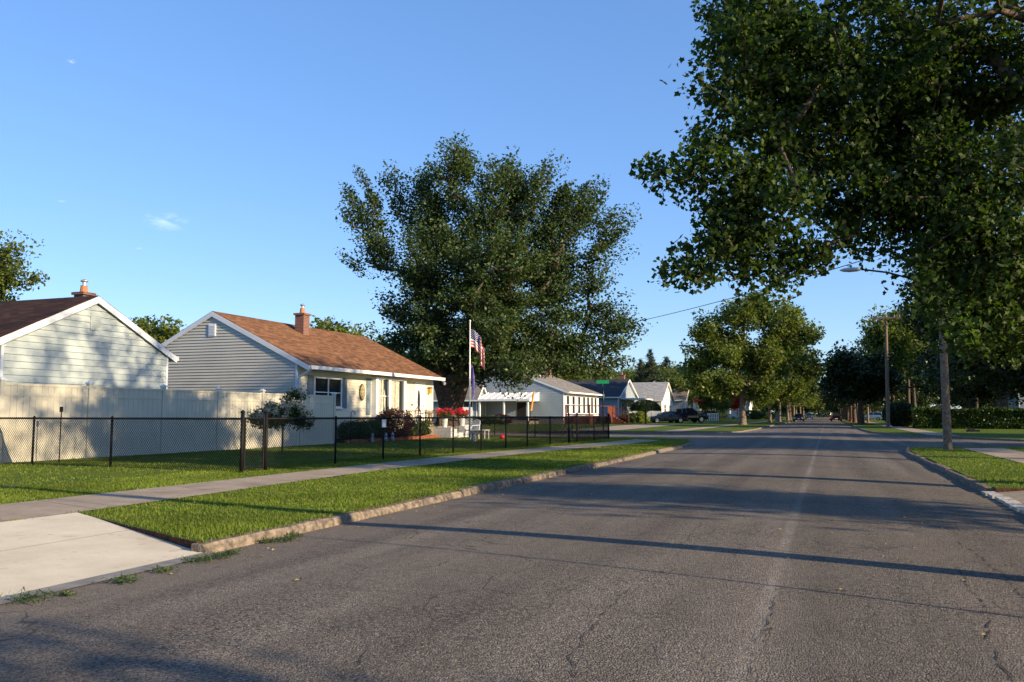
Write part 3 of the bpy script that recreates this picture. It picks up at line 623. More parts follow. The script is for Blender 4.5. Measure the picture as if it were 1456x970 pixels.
def gable_house(name, label, xf, xb, ya, yb, zb, ze, zr, axis, sid, roofm, trim='white', found=.35, over=.42, rake=.3, front_sid=None, south=True, lap=.125, vent=True, chim=None, group=None, cat='house', gutter=True):
    """xf street-side x, xb back x (xf>xb), ya<yb; axis = ridge direction"""
    root = thing(name, label, cat, (xf, ya, zb), group=group)
    f = MB(); f.box(xb+.03, xf-.03, ya+.03, yb-.03, zb-.3, zb+found); f.build('foundation', M['foundation'], root)
    z0 = zb+found; xm = (xf+xb)/2; ym = (ya+yb)/2; fs = front_sid or sid
    south_b = MB(); front_b = MB(); other = MB()
    if axis == 'y':
        wall_siding(south_b, (xb, ya), (xf, ya), z0, ze, (.5, zr-.06), h=lap); wall_siding(front_b, (xf, ya), (xf, yb), z0, ze, h=lap)
        wall_siding(other, (xf, yb), (xb, yb), z0, ze, (.5, zr-.06), h=.25); wall_siding(other, (xb, yb), (xb, ya), z0, ze, h=.25)
    else:
        wall_siding(south_b, (xb, ya), (xf, ya), z0, ze, h=lap); wall_siding(front_b, (xf, ya), (xf, yb), z0, ze, (.5, zr-.06), h=lap)
        wall_siding(other, (xf, yb), (xb, yb), z0, ze, h=.25); wall_siding(other, (xb, yb), (xb, ya), z0, ze, (.5, zr-.06), h=.25)
    south_b.build('wall', M[sid], root); front_b.build('wall', M[fs], root); other.build('wall', M[sid], root)
    t = MB()
    for (x, y) in ((xf, ya), (xf, yb), (xb, ya)): t = MB(); t.box(x-.05, x+.035, y-.035 if y == ya else y-.05, y+.05 if y == ya else y+.035, z0, ze-.01); t.build('corner_trim', M[trim], root)
    # roof: one slab over both slopes with a white soffit below
    if axis == 'y': half = (xf-xb)/2; A, B_ = ya-rake, yb+rake; mk = lambda u, w_, z: (xm+u, w_, z)
    else: half = (yb-ya)/2; A, B_ = xb-rake, xf+rake; mk = lambda u, w_, z: (w_, ym+u, z)
    sl = (zr-ze)/half; e = half+over; zee = ze-over*sl; th = .07
    def sect(dz): return [(-e, zee+dz), (0, zr+dz), (e, zee+dz)]
    up = sect(th+.06); lo = sect(.055)
    roof = MB(); poly = [mk(u, A, z) for u, z in up]+[mk(u, A, z) for u, z in reversed(lo)]; ext = (0, B_-A, 0) if axis == 'y' else (B_-A, 0, 0)
    for q in range(2):
        pl = [mk(*(up[q][0], A, up[q][1])), mk(up[q+1][0], A, up[q+1][1]), mk(lo[q+1][0], A, lo[q+1][1]), mk(lo[q][0], A, lo[q][1])]; roof.prism(pl, ext)
    cap = MB()
    ro = roof.build('roof', M[roofm], root)
    sof = MB()
    for q in range(2):
        a, c = lo[q], lo[q+1]; s2 = 1 if q else -1
        pl = [mk(a[0]*.998, A+.01, a[1]-.003), mk(c[0]*.998, A+.01, c[1]-.003), mk(c[0]*.998, A+.01, c[1]-.03), mk(a[0]*.998, A+.01, a[1]-.03)]
        sof.prism(pl, (0, B_-A-.02, 0) if axis == 'y' else (B_-A-.02, 0, 0))
    sof.build('soffit', M['white'], root)
    rk = MB()
    for end in ((A, -1), (B_, 1)):
        for q in range(2):
            a, c = up[q], up[q+1]; w0 = end[0]; dd = -.025 if end[1] < 0 else 0
            pl = [mk(a[0], w0+dd, a[1]-.03), mk(c[0], w0+dd, c[1]-.03), mk(c[0], w0+dd, c[1]-.24), mk(a[0], w0+dd, a[1]-.24)]
            rk = MB(); rk.prism(pl, (0, .025, 0) if axis == 'y' else (.025, 0, 0)); rk.build('rake_board', M[trim], root)
    if gutter:
        gt = MB()
        for s in (-1, 1):
            u0 = s*e; a = up[0][1]
            c0 = mk(u0+s*.055, (A+B_)/2, zee+.04); hx = (.055, 0, 0) if axis == 'y' else (0, .055, 0); hy = (0, (B_-A)/2+.01, 0) if axis == 'y' else ((B_-A)/2+.01, 0, 0)
            gt = MB(); gt.obox(c0, hx, hy, (0, 0, .075)); gt.build('gutter', M['white'], root)
    if vent:
        v = MB(); W = Wall((xb, ya), (1, 0)) if axis == 'y' else Wall((xf, ya), (0, 1)); c = half; 
        W.slab(v, c-.19, c+.19, zr-.95, zr-.42, 0, .05)
        vo = v.build('gable_vent', M['white' if axis == 'y' else sid], root); sl_ = MB()
        for k in range(7): W.slab(sl_, c-.15, c+.15, zr-.91+k*.065, zr-.875+k*.065, .05, .062)
        sl_.build('louver', M['trim_shade_blue' if axis == 'y' else sid], vo)
    if chim:
        cx_, cy_, cw, ct = chim; cb = MB(); cb.box(cx_-cw/2, cx_+cw/2, cy_-cw/2, cy_+cw/2, ze, ct); co = cb.build('chimney', M['brick'], root)
        cc = MB(); cc.box(cx_-cw/2-.06, cx_+cw/2+.06, cy_-cw/2-.06, cy_+cw/2+.06, ct, ct+.09); cc.build('chimney_cap', M['brick'], co)
        fl = MB(); fl.lathe([(.13, 0), (.11, .22), (.12, .24)], (cx_, cy_, ct+.09), 12); fl.build('flue_pot', M['terracotta'], co)
        fc = MB(); fc.tube((cx_, cy_, ct+.3), (cx_, cy_, ct+.46), .06); fc.lathe([(.05, 0), (.13, .04), (.12, .07), (.02, .12)], (cx_, cy_, ct+.44), 10); fc.build('flue_cap', M['galv'], co)
    return root
# house one: gable to the street, behind the tall fence
h1 = gable_house('ranch_house', 'pale mint sided house at the left edge with a dark brown roof and street-facing gable', -21, -33, 16.6, 22.75, .1, 3.3, 4.78, 'x', 'siding_mint', 'roof_brown', trim='trim_shade_blue', over=.34, rake=.1, lap=.19, chim=(-23.6, 21.6, .42, 5.3))
W = Wall((-33, 16.55), (1, 0)); window(h1, W, 8.6, 1.7, 1.2, 1.2)
# house two
h2 = gable_house('ranch_house', 'cream ranch house with an orange-brown roof and brick chimney behind the flagpole', -20, -28.5, 28.85, 41.35, .1, 3.42, 5.50, 'y', 'siding_cream_shaded', 'roof_orange', trim='trim_shade_blue', front_sid='siding_cream', over=.62, rake=.06, chim=(-23.2, 33.8, .48, 5.95), found=.45)
Wf = Wall((-20, 28.85), (0, 1))
window(h2, Wf, 1.15, 1.55, 2.15, 1.3, mull=1, cross=1, shutters=.42)
# bay window
bay = MB(); x0, y0, y1 = -20, 35.45, 38.1
Wf.slab(bay, 5.9, 8.9, 1.02, 1.36, 0, .30); Wf.slab(bay, 5.9, 8.9, 2.92, 3.02, 0, .32)
for t_ in (5.9, 7.15, 8.7): Wf.slab(bay, t_, t_+.2, 1.36, 2.92, .02, .30)
Wf.slab(bay, 6.1, 7.15, 2.12, 2.16, .23, .27)
bo = bay.build('bay_window', M['white'], h2)
g = MB(); Wf.slab(g, 6.0, 8.8, 1.36, 2.92, .18, .215); g.build('pane', M['glass'], bo)
g = MB()
for i in range(44):
    u = (i+.5)/44*2 % 1
    if .05 < u < .62 and not .3 < u < .36: Wf.slab(g, 6.02+2.75*i/44, 6.02+2.75*(i+1)/44, 1.38, 2.9, .215, .225+.01*(i % 2))
g.build('curtain', M['curtain'], bo)
for s, t_ in ((0, 5.45), (1, 8.97)):
    sh = MB(); Wf.slab(sh, t_, t_+.38, 1.25, 2.95, 0, .05); sh.build('shutter', M['shutter'], bo)
# door with an oval light
dr = MB(); Wf.slab(dr, 10.42, 11.44, .72, 2.85, .0, .045); 
for a in (10.36, 11.44): Wf.slab(dr, a, a+.07, .72, 2.92, 0, .06)
Wf.slab(dr, 10.36, 11.51, 2.86, 2.95, 0, .062)
do = dr.build('door', M['white'], h2); ov = MB(); ov.prism([Wf.p(10.78+.15*math.cos(a), 1.95+.62*math.sin(a), .046) for a in np.linspace(0, 2*math.pi, 20)[:-1]], Wf.n*.012); ov.build('pane', M['glass'], do)
hd = MB(); hd.tube(Wf.p(11.32, 1.72, .05), Wf.p(11.32, 1.72, .11), .03); hd.build('handle', M['bronze'], do)
wl = MB(); Wf.slab(wl, 11.85, 12.05, 2.38, 2.66, .02, .2); wlo = wl.build('wall_lamp', M['amber'], h2); wl = MB(); Wf.slab(wl, 11.82, 12.08, 2.66, 2.72, .0, .22); wl.build('lamp_cap', M['black_metal'], wlo)
pq = MB(); pq.prism([Wf.p(5.05+.24*math.cos(a), 2.28+.38*math.sin(a), .02) for a in np.linspace(0, 2*math.pi, 24)[:-1]], Wf.n*.03); pqo = pq.build('wall_plaque', M['dark'], h2)
pq = MB(); pq.prism([Wf.p(5.05+.19*math.cos(a), 2.28+.33*math.sin(a), .05) for a in np.linspace(0, 2*math.pi, 24)[:-1]], Wf.n*.008)
pq.build('plaque_face', mat('plaque_face', (.5, .42, .22), .6, .3, col2=(.12, .09, .05), scale=22), pqo)
# number plate by the door and downspout
pn = MB(); Wf.slab(pn, 9.95, 10.2, 1.72, 1.80, .02, .035); pn.build('number_plate', M['bronze'], h2)
ds = MB(); ds.path([(-19.28, 28.85, 3.1), (-19.9, 28.9, 2.78), (-19.93, 28.9, .5)], .045); ds.build('downspout', M['trim_shade_blue'], h2)
# small items hung under the far eave
cp = MB(); cp.lathe([(.05, 0), (.09, .06), (.02, .2)], (-19.35, 41.5, 2.85), 10); cp.build('eave_bell', M['galv'], h2)
# house three
Xa, Ya = -25.6, 84.0; G3 = .33
h3 = gable_house('ranch_house', 'blue-grey sided house with grey roof beyond the side street, red deck at its front', Xa, Xa-15, Ya, Ya+14.2, G3, 3.75, 6.55, 'y', 'siding_blue', 'roof_grey', trim='trim_shade_blue', lap=.16, front_sid='siding_white', over=.6, rake=.08, found=.62, vent=False, chim=(-30.5, 93.5, .8, 6.9))
W3 = Wall((Xa, Ya), (0, 1)); W3s = Wall((Xa-15, Ya), (1, 0))
for t_ in (.9, 3.0, 5.2, 7.2, 8.9, 10.6, 12.2): window(h3, W3, t_, 1.35, 1.05, 1.95, mull=0, cross=1)
v = MB(); W3s.slab(v, 11.0, 12.3, .40, .90, .0, .03); vo = v.build('window', M['white'], h3); v = MB(); W3s.slab(v, 11.12, 12.3, .43, .87, .03, .045); v.build('pane', M['dark'], vo)
rv = MB(); rv.tube((-29.5, 88, 5.3), (-29.5, 88, 5.85), .08); rv.build('roof_vent', M['plastic_white'], h3)
# awning porch on its south side
aw = MB(); a0, a1 = -34.0, -28.3; yy0, yy1 = Ya-3.0, Ya
aw.prism([(a0, yy1, 3.6), (a0, yy0, 2.85), (a0, yy0, 2.78), (a0, yy1, 3.5)], (a1-a0, 0, 0))
for k in range(9): xk = a0+(a1-a0)*k/8; aw.prism([(xk, yy1, 3.66), (xk, yy0, 2.90), (xk, yy0, 2.80), (xk, yy1, 3.55)], (.06, 0, 0))
awn = aw.build('porch_awning', M['plastic_white'], h3); sd_ = MB(); sd_.prism([(a1, yy1, 3.6), (a1, yy0, 2.8), (a1, yy0, 2.6), (a1, yy1, 2.7)], (.05, 0, 0)); sd_.box(a0, a1, yy0-.03, yy0, 2.66, 2.86); sd_.build('awning_side', M['plastic_white'], awn)
for xk in (a0+.2, a0+2.9, a1-.2):
    p_ = MB(); p_.box(xk-.08, xk+.08, yy0+.05, yy0+.21, G3, 2.8); p_.build('porch_post', M['white'], h3)
dd = MB(); W3s.slab(dd, 9.9, 10.9, .75, 2.6, .0, .05); dd_ = dd.build('door', M['dark'], h3); dd = MB(); W3s.slab(dd, 9.8, 11.0, 2.6, 2.72, .0, .06); dd.build('door_frame', M['white'], dd_)
pf = MB(); pf.box(a0, a1, yy0+.0, yy1, G3-.2, G3+.3); pf.build('porch_floor', M['concrete'], h3)
# low rear wing west of it
w3 = gable_house('garage', 'low blue-grey outbuilding with one window left of the awning porch', -34.3, -40.2, Ya-2.5, Ya-.05, G3, 3.1, 4.3, 'x', 'siding_blue', 'roof_grey', vent=False, found=.1, cat='outbuilding')
Ww = Wall((-40.2, Ya-2.5), (1, 0)); window(w3, Ww, 4.4, 1.25, 1.1, 1.6, mull=0)
# deck of house three
dk = thing('deck', 'red stained wooden deck with railing and steps at the front of the blue-grey house', 'deck', (-25.5, 85, G3))
dx0, dx1, dy0, dy1, dz = Xa+.04, Xa+2.7, 84.4, 95.5, 1.15
b = MB(); b.box(dx0, dx1, dy0, dy1, dz-.12, dz); b.build('floor_boards', M['wood_red'], dk)
b = MB()
for k in range(60): yk = dy0+(dy1-dy0)*k/60; b.box(dx1-.03, dx1, yk+.01, yk+.17, G3-.1, dz-.13)
for k in range(14): xk = dx0+(dx1-dx0)*k/14; b.box(xk+.01, xk+.17, dy0, dy0+.03, G3-.1, dz-.13)
b.build('skirt', M['wood_red'], dk)
for (x, y) in ((dx1-.06, dy0+.06), (dx0+.1, dy0+.06), (dx1-.06, (dy0+dy1)/2), (dx1-.06, dy1-2.2), (dx1-.06, dy1-.06)):
    b = MB(); b.box(x-.06, x+.06, y-.06, y+.06, dz, dz+1.15); b.build('rail_post', M['wood_red'], dk)
for q_ in ((dx0, dx1, dy0, dy0+.1, dz+1.02, dz+1.1), (dx1-.1, dx1, dy0+.1, dy1, dz+1.02, dz+1.1), (dx1-.08, dx1-.03, dy0+.1, dy1, dz+.12, dz+.18), (dx0, dx1-.1, dy0+.02, dy0+.07, dz+.12, dz+.18)):
    b = MB(); b.box(*q_); b.build('rail', M['wood_red'], dk)
b = MB()
for k in range(20): yk = 92.0+k*.175; b.box(dx1-.02, dx1+.01, yk, yk+.165, dz-.1, dz+1.0)
b.build('privacy_boards', M['wood_red'], dk)
for k in range(5):
    b = MB(); b.box(dx1+k*.32, dx1+.34+k*.32, 95.6-1.5, 95.5, G3-.1, dz-.04-(k+1)*.16); b.build('step', M['wood_red'], dk)
b = MB(); b.path([(dx1, 94.0, dz+1.1), (dx1+1.9, 94.0, G3+1.1)], .05); b.path([(dx1+1.9, 94, G3-.1), (dx1+1.9, 94, G3+1.15)], .05); b.path([(dx1, 94.0, dz+.35), (dx1+1.9, 94.0, G3+.35)], .03)
for k in range(9): b.tube((dx1+.2*k+.1, 94, dz-.02-.09*k+.2), (dx1+.2*k+.1, 94, dz+1.1-.095*k), .02, n=4)
b.build('stair_rail', M['wood_red'], dk)
# the rest of the street: rows of houses beyond
def simple_house(label, xf, ya, wid, dep, axis, sid, roofm, ze=3.4, zr=5.6, wins=((.15, 1.2), (.6, 1.5)), door=.42, vent=False, chim=None, zb=.33, name='ranch_house', group=None):
    h = gable_house(name, label, xf, xf-dep, ya, ya+wid, zb, ze, zr, axis, sid, roofm, vent=vent, found=.4, chim=chim, group=group)
    Wq = Wall((xf, ya), (0, 1))
    for f_, ww in wins: window(h, Wq, f_*wid, zb+1.2, ww, 1.3, mull=1 if ww > 1.3 else 0)
    d_ = MB(); Wq.slab(d_, door*wid, door*wid+.95, zb+.42, zb+2.5, 0, .06); d_.build('door', M['white'], h)
    Wq2 = Wall((xf-dep, ya), (1, 0)); window(h, Wq2, dep*.6, zb+1.2, 1.1, 1.2, mull=0)
    return h
h4 = simple_house('blue-walled house with a near-black roof just right of the red deck', -25.0, 106, 11, 13, 'x', 'siding_blue', 'roof_dark', 3.6, 5.9)
b = MB(); b.box(-24.9, -22.4, 107, 115.5, 3.25, 3.42)
for yk in (107.1, 111.3, 115.4): b.box(-22.6, -22.44, yk-.08, yk+.08, .33, 3.25)
b.build('porch', M['white'], h4)
h5 = simple_house('white house with light grey roof and white gabled front above the round-topped shrub', -22.8, 124, 9.5, 14, 'x', 'siding_white', 'roof_light', 3.5, 6.1, wins=((.2, 1.6), (.68, 1.6)), chim=(-30, 130, .8, 7.4))
h6 = simple_house('small white-gabled house with an umber roof behind the black pickup', -22.5, 144, 9, 12, 'x', 'siding_tan', 'roof_umber', 3.9, 6.6, wins=((.15, 1.5), (.65, 1.5)))
h7 = simple_house('white house with a wide near-black roof behind the red parasol', -24.5, 160, 16, 12, 'y', 'siding_white', 'roof_dark', 4.2, 7.6)
h8 = simple_house('white street house with dark roof left of the red-leaved tree', -22.5, 184, 10, 12, 'x', 'siding_white', 'roof_dark', 4.0, 6.9)
h9 = simple_house('pale blue house with grey roof behind the red-leaved tree', -22.5, 204, 12, 12, 'y', 'siding_blue', 'roof_grey', 4.0, 6.6)
h10 = simple_house('small cream house far along the street behind the trunks', -21.5, 228, 12, 12, 'y', 'siding_tan', 'roof_umber', 3.8, 6.4)
h11 = simple_house('farthest white house glimpsed between the trunks on the left side', -21.5, 255, 12, 12, 'x', 'siding_white', 'roof_grey', 3.8, 6.4)
# houses on the right
def right_house(label, x0, ya, wid, dep, axis, sid, roofm, ze=3.4, zr=5.6):
    h = gable_house('ranch_house', label, x0+dep, x0, ya, ya+wid, .1, ze, zr, axis, sid, roofm, vent=False)
    Wq = Wall((x0, ya+wid), (0, -1)); Ws = Wall((x0, ya), (1, 0))
    for f_ in (.15, .6): window(h, Wq, f_*wid, 1.3, 1.4, 1.3); window(h, Ws, f_*dep, 1.3, 1.2, 1.2)
    d_ = MB(); Wq.slab(d_, .42*wid, .42*wid+.95, .5, 2.6, 0, .06); d_.build('door', M['white'], h)
    return h
right_house('grey house with white trim behind the hedge at the right edge', 18, 97, 12, 12, 'x', 'siding_blue', 'roof_umber', 4.6, 7.2)

# ============================================================ FENCES
# tall vinyl fence
vf = thing('vinyl_fence', 'tall beige vinyl privacy fence in front of the two near houses', 'fence', (-18.6, 15, .1))
vy = [12.2, 14.75, 17.35, 20.05, 22.5, 24.8, 27.1, 29.4]; VX = -18.6; VT = 1.98
for i, y in enumerate(vy):
    b = MB(); b.box(VX-.06, VX+.06, y-.06, y+.06, .0, VT+.10); po = b.build('post', M['vinyl'], vf, bevel=.008)
    c = MB(); c.add([(VX-.08, y-.08, VT+.10), (VX+.08, y-.08, VT+.10), (VX+.08, y+.08, VT+.10), (VX-.08, y+.08, VT+.10), (VX-.08, y-.08, VT+.135), (VX+.08, y-.08, VT+.135), (VX+.08, y+.08, VT+.135), (VX-.08, y+.08, VT+.135), (VX, y, VT+.19)], [(0, 3, 2, 1), (0, 1, 5, 4), (1, 2, 6, 5), (2, 3, 7, 6), (3, 0, 4, 7), (4, 5, 8), (5, 6, 8), (6, 7, 8), (7, 4, 8)]); c.build('post_cap', M['trim_shade_blue'], po)
for y0, y1 in zip(vy, vy[1:]):
    b = MB(); n = 14; ya_, yb_ = y0+.065, y1-.065; wd = (yb_-ya_)/n
    for k in range(n): b.box(VX-.02, VX+.02, ya_+wd*k+.006, ya_+wd*(k+1)-.006, .10, VT-.02)
    b.box(VX-.012, VX+.012, ya_, yb_, .12, VT-.03)
    pa = b.build('panel', M['vinyl'], vf)
    b = MB(); b.box(VX-.035, VX+.035, ya_, yb_, VT-.02, VT+.04); b.box(VX-.032, VX+.032, ya_, yb_, VT-.27, VT-.19); b.box(VX-.035, VX+.035, ya_, yb_, .08, .2); b.build('rail', M['vinyl'], pa)
# end return running back to the house
b = MB()
for k in range(10): b.box(VX-.09-.14*(k+1), VX-.09-.14*k-.006, 29.38, 29.42, .1, VT-.02)
b.box(VX-1.49, VX-.06, 29.365, 29.435, VT-.02, VT+.04); b.build('panel', M['vinyl'], vf)
# black chain link fence
cf = thing('chain_link_fence', 'black chain link fence with gate running along the left pavement and round the yard', 'fence', (-11, 14, .1))
RT = 1.17
runA = [(-18.5, 14.6), (-17.3, 14.6), (-14.9, 14.55), (-11.0, 14.05)]
runB = [(-10.95, 14.75), (-10.88, 17.3), (-10.72, 19.3), (-10.62, 21.2), (-10.52, 23.2), (-10.42, 25.15), (-10.32, 27.1), (-10.25, 29.1), (-10.12, 31.4), (-10.02, 33.6)]
runC = [(-9.95, 34.6), (-9.85, 37.0), (-9.8, 39.5)]
runD = [(-9.8, 39.5), (-12.4, 42.2), (-15.9, 46.5), (-19.6, 49.5), (-23.5, 50.0)]
def rt(y): return RT-.0012*max(0, y-18)
def link_panel(a, c, root, tall=0):
    """real crossing wires between two posts"""
    a = Vector((*a, 0)); c = Vector((*c, 0)); L_ = (c-a).length; d = (c-a).normalized(); z0, z1 = .13, rt((a.y+c.y)/2)+.03+tall; H_ = z1-z0; s = .066; r = .004 if a.y < 26 else .0045; V = []; Fc = []
    n = d.cross(Vector((0, 0, 1)))
    for sg in (1, -1):
        k0 = -int(H_*1.0/s)-1
        for k in range(k0, int(L_/s)+1):
            t0 = k*s; pts = []
            ta, tb = max(0, t0), min(L_, t0+H_*.85)
            if tb <= ta: continue
            za, zb_ = z0+(ta-t0)/.85, z0+(tb-t0)/.85
            p = a+d*(ta if sg > 0 else L_-ta)+Vector((0, 0, za)); q = a+d*(tb if sg > 0 else L_-tb)+Vector((0, 0, zb_))
            dr_ = (q-p).normalized(); u = dr_.cross(n).normalized()*r; v_ = n*r
            i = len(V)
            for pt in (p, q): V += [pt+u, pt-u*.5+v_*.87, pt-u*.5-v_*.87]
            Fc += [(i, i+1, i+4, i+3), (i+1, i+2, i+5, i+4), (i+2, i, i+3, i+5)]
    V = np.array([tuple(v) for v in V])-np.array(root.location)
    return V, np.array(Fc)
def link(runs):
    Vs = []; Fs = []; o = 0
    for run in runs:
        for a, c in zip(run, run[1:]):
            V, Fc = link_panel(a, c, cf); Vs.append(V); Fs.append(Fc+o); o += len(V)
    m_ = np_mesh('wire_mesh', np.concatenate(Vs), np.concatenate(Fs), 4, M['black_metal'], cf); return m_
link([runA]); link([runB]); link([runC]); link([runD])
seen = set()
for run in (runA, runB, runC, runD):
    for i, (x, y) in enumerate(run):
        if (x, y) in seen: continue
        seen.add((x, y)); big = (x, y) in ((-11.0, 14.05), (-10.95, 14.75), (-9.8, 39.5), (-10.02, 33.6), (-9.95, 34.6)); tp = rt(y)+(.12 if big else .0)
        b = MB(); b.tube((x, y, .0), (x, y, tp), .038 if big else .026, n=10); b.lathe([(.045 if big else .03, 0), (.045 if big else .03, .03), (.01, .06)], (x, y, tp), 10); b.build('post', M['black_metal'], cf, smooth=True)
    b = MB(); b.path([(x, y, rt(y)) for x, y in run], .021, 8); b.build('top_rail', M['black_metal'], cf, smooth=True)
def gate(a, c):
    a = Vector((*a, 0)); c = Vector((*c, 0)); d = (c-a).normalized(); p, q = a+d*.075, c-d*.075; b = MB()
    for pt in (p, q): b.tube(pt+Vector((0, 0, .16)), pt+Vector((0, 0, RT+.03)), .023, n=8)
    for z in (.18, RT+.01): b.tube(p+Vector((0, 0, z)), q+Vector((0, 0, z)), .021, n=8)
    for z in (.35, .65, 1.0): b.tube(a+Vector((0, 0, z)), p+Vector((0, 0, z)), .016, n=6)
    b.tube(q+Vector((0, 0, .62)), c+Vector((0, 0, .62)), .02, n=6)
    go = b.build('gate', M['black_metal'], cf); V, Fc = link_panel(p.xy[:], q.xy[:], cf, -.03); np_mesh('gate_mesh', V, Fc, 4, M['black_metal'], go)
gate((-11.0, 14.05), (-10.95, 14.75)); gate((-10.02, 33.6), (-9.95, 34.6))
b = MB(); b.box(-10.70, -10.685, 19.18, 19.38, .93, 1.13); tag(b.build('fence_sign', M['plastic_white']), 'small white notice hung on a post of the black chain link fence', 'sign')
# hose reel and lantern hook poking above the fence
b = MB(); pts = [(-17.6, 15.6, .0), (-17.6, 15.6, 1.45)]; b.path(pts, .014); b.tube((-17.6, 15.6, 1.32), (-17.6, 15.6, 1.45), .04); tag(b.build('garden_torch', M['black_metal']), 'thin black garden stake standing against the tall beige fence', 'stake')
b = MB(); b.path([(-18.1, 29.9, .1), (-18.1, 29.9, 1.25)]+[(-18.1+0*a, 29.9+.16-.16*math.cos(a), 1.25+.16*math.sin(a)) for a in np.linspace(0, math.pi, 8)], .014); tag(b.build('shepherd_hook', M['black_metal']), 'black shepherd hook beside the right end of the tall beige fence', 'hook')

# ============================================================ FRONT GARDEN OF HOUSE TWO
def shrub(name, label, cat, c, r, n, ls, lm, seed, group=None, bloom=None, nb=0, stem=True, flat=1.0, bm='bark'):
    root = thing(name, label, cat, c, group=group); rng = np.random.default_rng(seed)
    d = rng.normal(size=(n, 3)); d /= np.linalg.norm(d, axis=1)[:, None]; rr = (.55+.45*rng.random(n)**.5)*(1+.18*np.array([noise.noise(Vector(x)*2.2+Vector((seed, 0, 0))) for x in d])*2)
    pts = d*np.array(r)*rr[:, None]; pts[:, 2] = pts[:, 2]*flat+r[2]*1.02; pts = pts[pts[:, 2] > .02]
    leaves('foliage', pts, ls, M[lm], root, rng)
    if bloom:
        d = rng.normal(size=(nb, 3)); d[:, 2] = np.abs(d[:, 2]); d /= np.linalg.norm(d, axis=1)[:, None]; pts = d*np.array(r)*1.02; pts[:, 2] += r[2]
        pts = np.repeat(pts, 14, 0)+rng.normal(size=(nb*14, 3))*.028; leaves('bloom', pts, .045, M[bloom], root, rng)
    b = MB()
    for i in range(5): a = i*1.3; b.tube((0, 0, -.05), (r[0]*.5*math.cos(a), r[1]*.5*math.sin(a), r[2]*1.2), .02, .008, 5)
    b.build('stems', M[bm], root, world=False)
    return root
bed = MB(); bed.box(-19.98, -18.5, 30.2, 38.8, .08, .20); struct(bed.build('flower_bed', M['mulch']))
ed = MB(); r_ = random.Random(4)
for k in range(46): y = 30.1+k*.19; ed.box(-18.5+r_.uniform(-.02, .02), -18.38, y, y+.17, .08, .24+r_.uniform(-.02, .02))
tag(ed.build('bed_edging', M['redbrick']), 'row of red bricks edging the flower bed below the bay window', 'edging')
shrub('round_shrub', 'low dark green clipped shrub beside the end of the tall fence', 'shrub', (-18.9, 31.6, .1), (.75, .95, .46), 7000, .06, 'leaf_bush', 1)
shrub('round_shrub', 'second low dark green shrub left of the purple-leaved bush', 'shrub', (-19.0, 33.1, .1), (.6, .8, .45), 5000, .06, 'leaf_bush', 2)
shrub('purple_bush', 'dark purple-leaved bush below the left side of the bay window', 'shrub', (-18.9, 35.0, .1), (.85, 1.2, .70), 8000, .07, 'leaf_purple', 3)
shrub('dwarf_conifer', 'small pointed bright green conifer standing behind the purple bush', 'shrub', (-19.6, 35.9, .1), (.28, .28, .75), 3500, .05, 'leaf_bush', 4)
shrub('rose_bush', 'bush with white flowers right of the purple bush', 'shrub', (-18.8, 37.4, .1), (.5, .65, .42), 3500, .06, 'leaf_bush', 5, bloom='bloom_white', nb=16)
for i, (y, x) in enumerate(((31.9, -18.25), (33.0, -18.2), (33.7, -18.25))):
    b = MB(); b.lathe([(.07, 0), (.09, .1), (.05, .2), (.07, .26), (.05, .34), (.01, .38)], (x, y, .1), 10); tag(b.build('garden_figure', mat('painted_figure', (.45, .5, .58), .5, .3, col2=(.1, .12, .2), scale=14)), ('leftmost', 'middle', 'rightmost')[i]+' of the small painted garden figures in front of the dark clipped shrubs', 'garden figure', 'garden figures by the flower bed')
# raised porch
pc = thing('porch', 'raised grey concrete porch with black railing before the front door', 'porch', (-18.3, 38.8, .1))
b = MB(); b.box(-19.97, -18.7, 38.0, 41.3, .05, .66); b.build('slab', M['concrete'], pc)
b = MB(); b.box(-19.97, -18.66, 37.93, 37.995, .3, .36); b.build('ledge', M['foundation'], pc)
rl = MB()
for z in (1.45, .82): rl.path([(-18.76, 38.08, z), (-18.76, 39.4, z)], .018); rl.path([(-19.9, 38.08, z), (-18.76, 38.08, z)], .018)
for k in range(11): y = 38.1+k*.118; rl.tube((-18.76, y, .82), (-18.76, y, 1.45), .009, n=4)
for k in range(9): x = -19.8+k*.125; rl.tube((x, 38.08, .82), (x, 38.08, 1.45), .009, n=4)
for (x, y) in ((-18.76, 38.08), (-18.76, 39.4), (-19.85, 38.08)): rl.tube((x, y, .66), (x, y, 1.52), .026, n=6)
rl.build('railing', M['black_metal'], pc)
st = MB(); 
for k in range(3): st.box(-18.69+k*.36, -18.33+k*.36, 39.35, 40.9, .05, .5-k*.17)
st.build('steps', M['block'], pc)
cheek = MB(); cheek.box(-18.69, -17.75, 38.85, 39.3, .05, .62); cheek.build('cheek_wall', M['block'], pc)
for y in (39.4, 40.85):
    b = MB(); b.path([(-18.7, y, 1.5), (-17.6, y, .95), (-17.6, y, .1)], .018); b.build('stair_rail', M['black_metal'], pc)
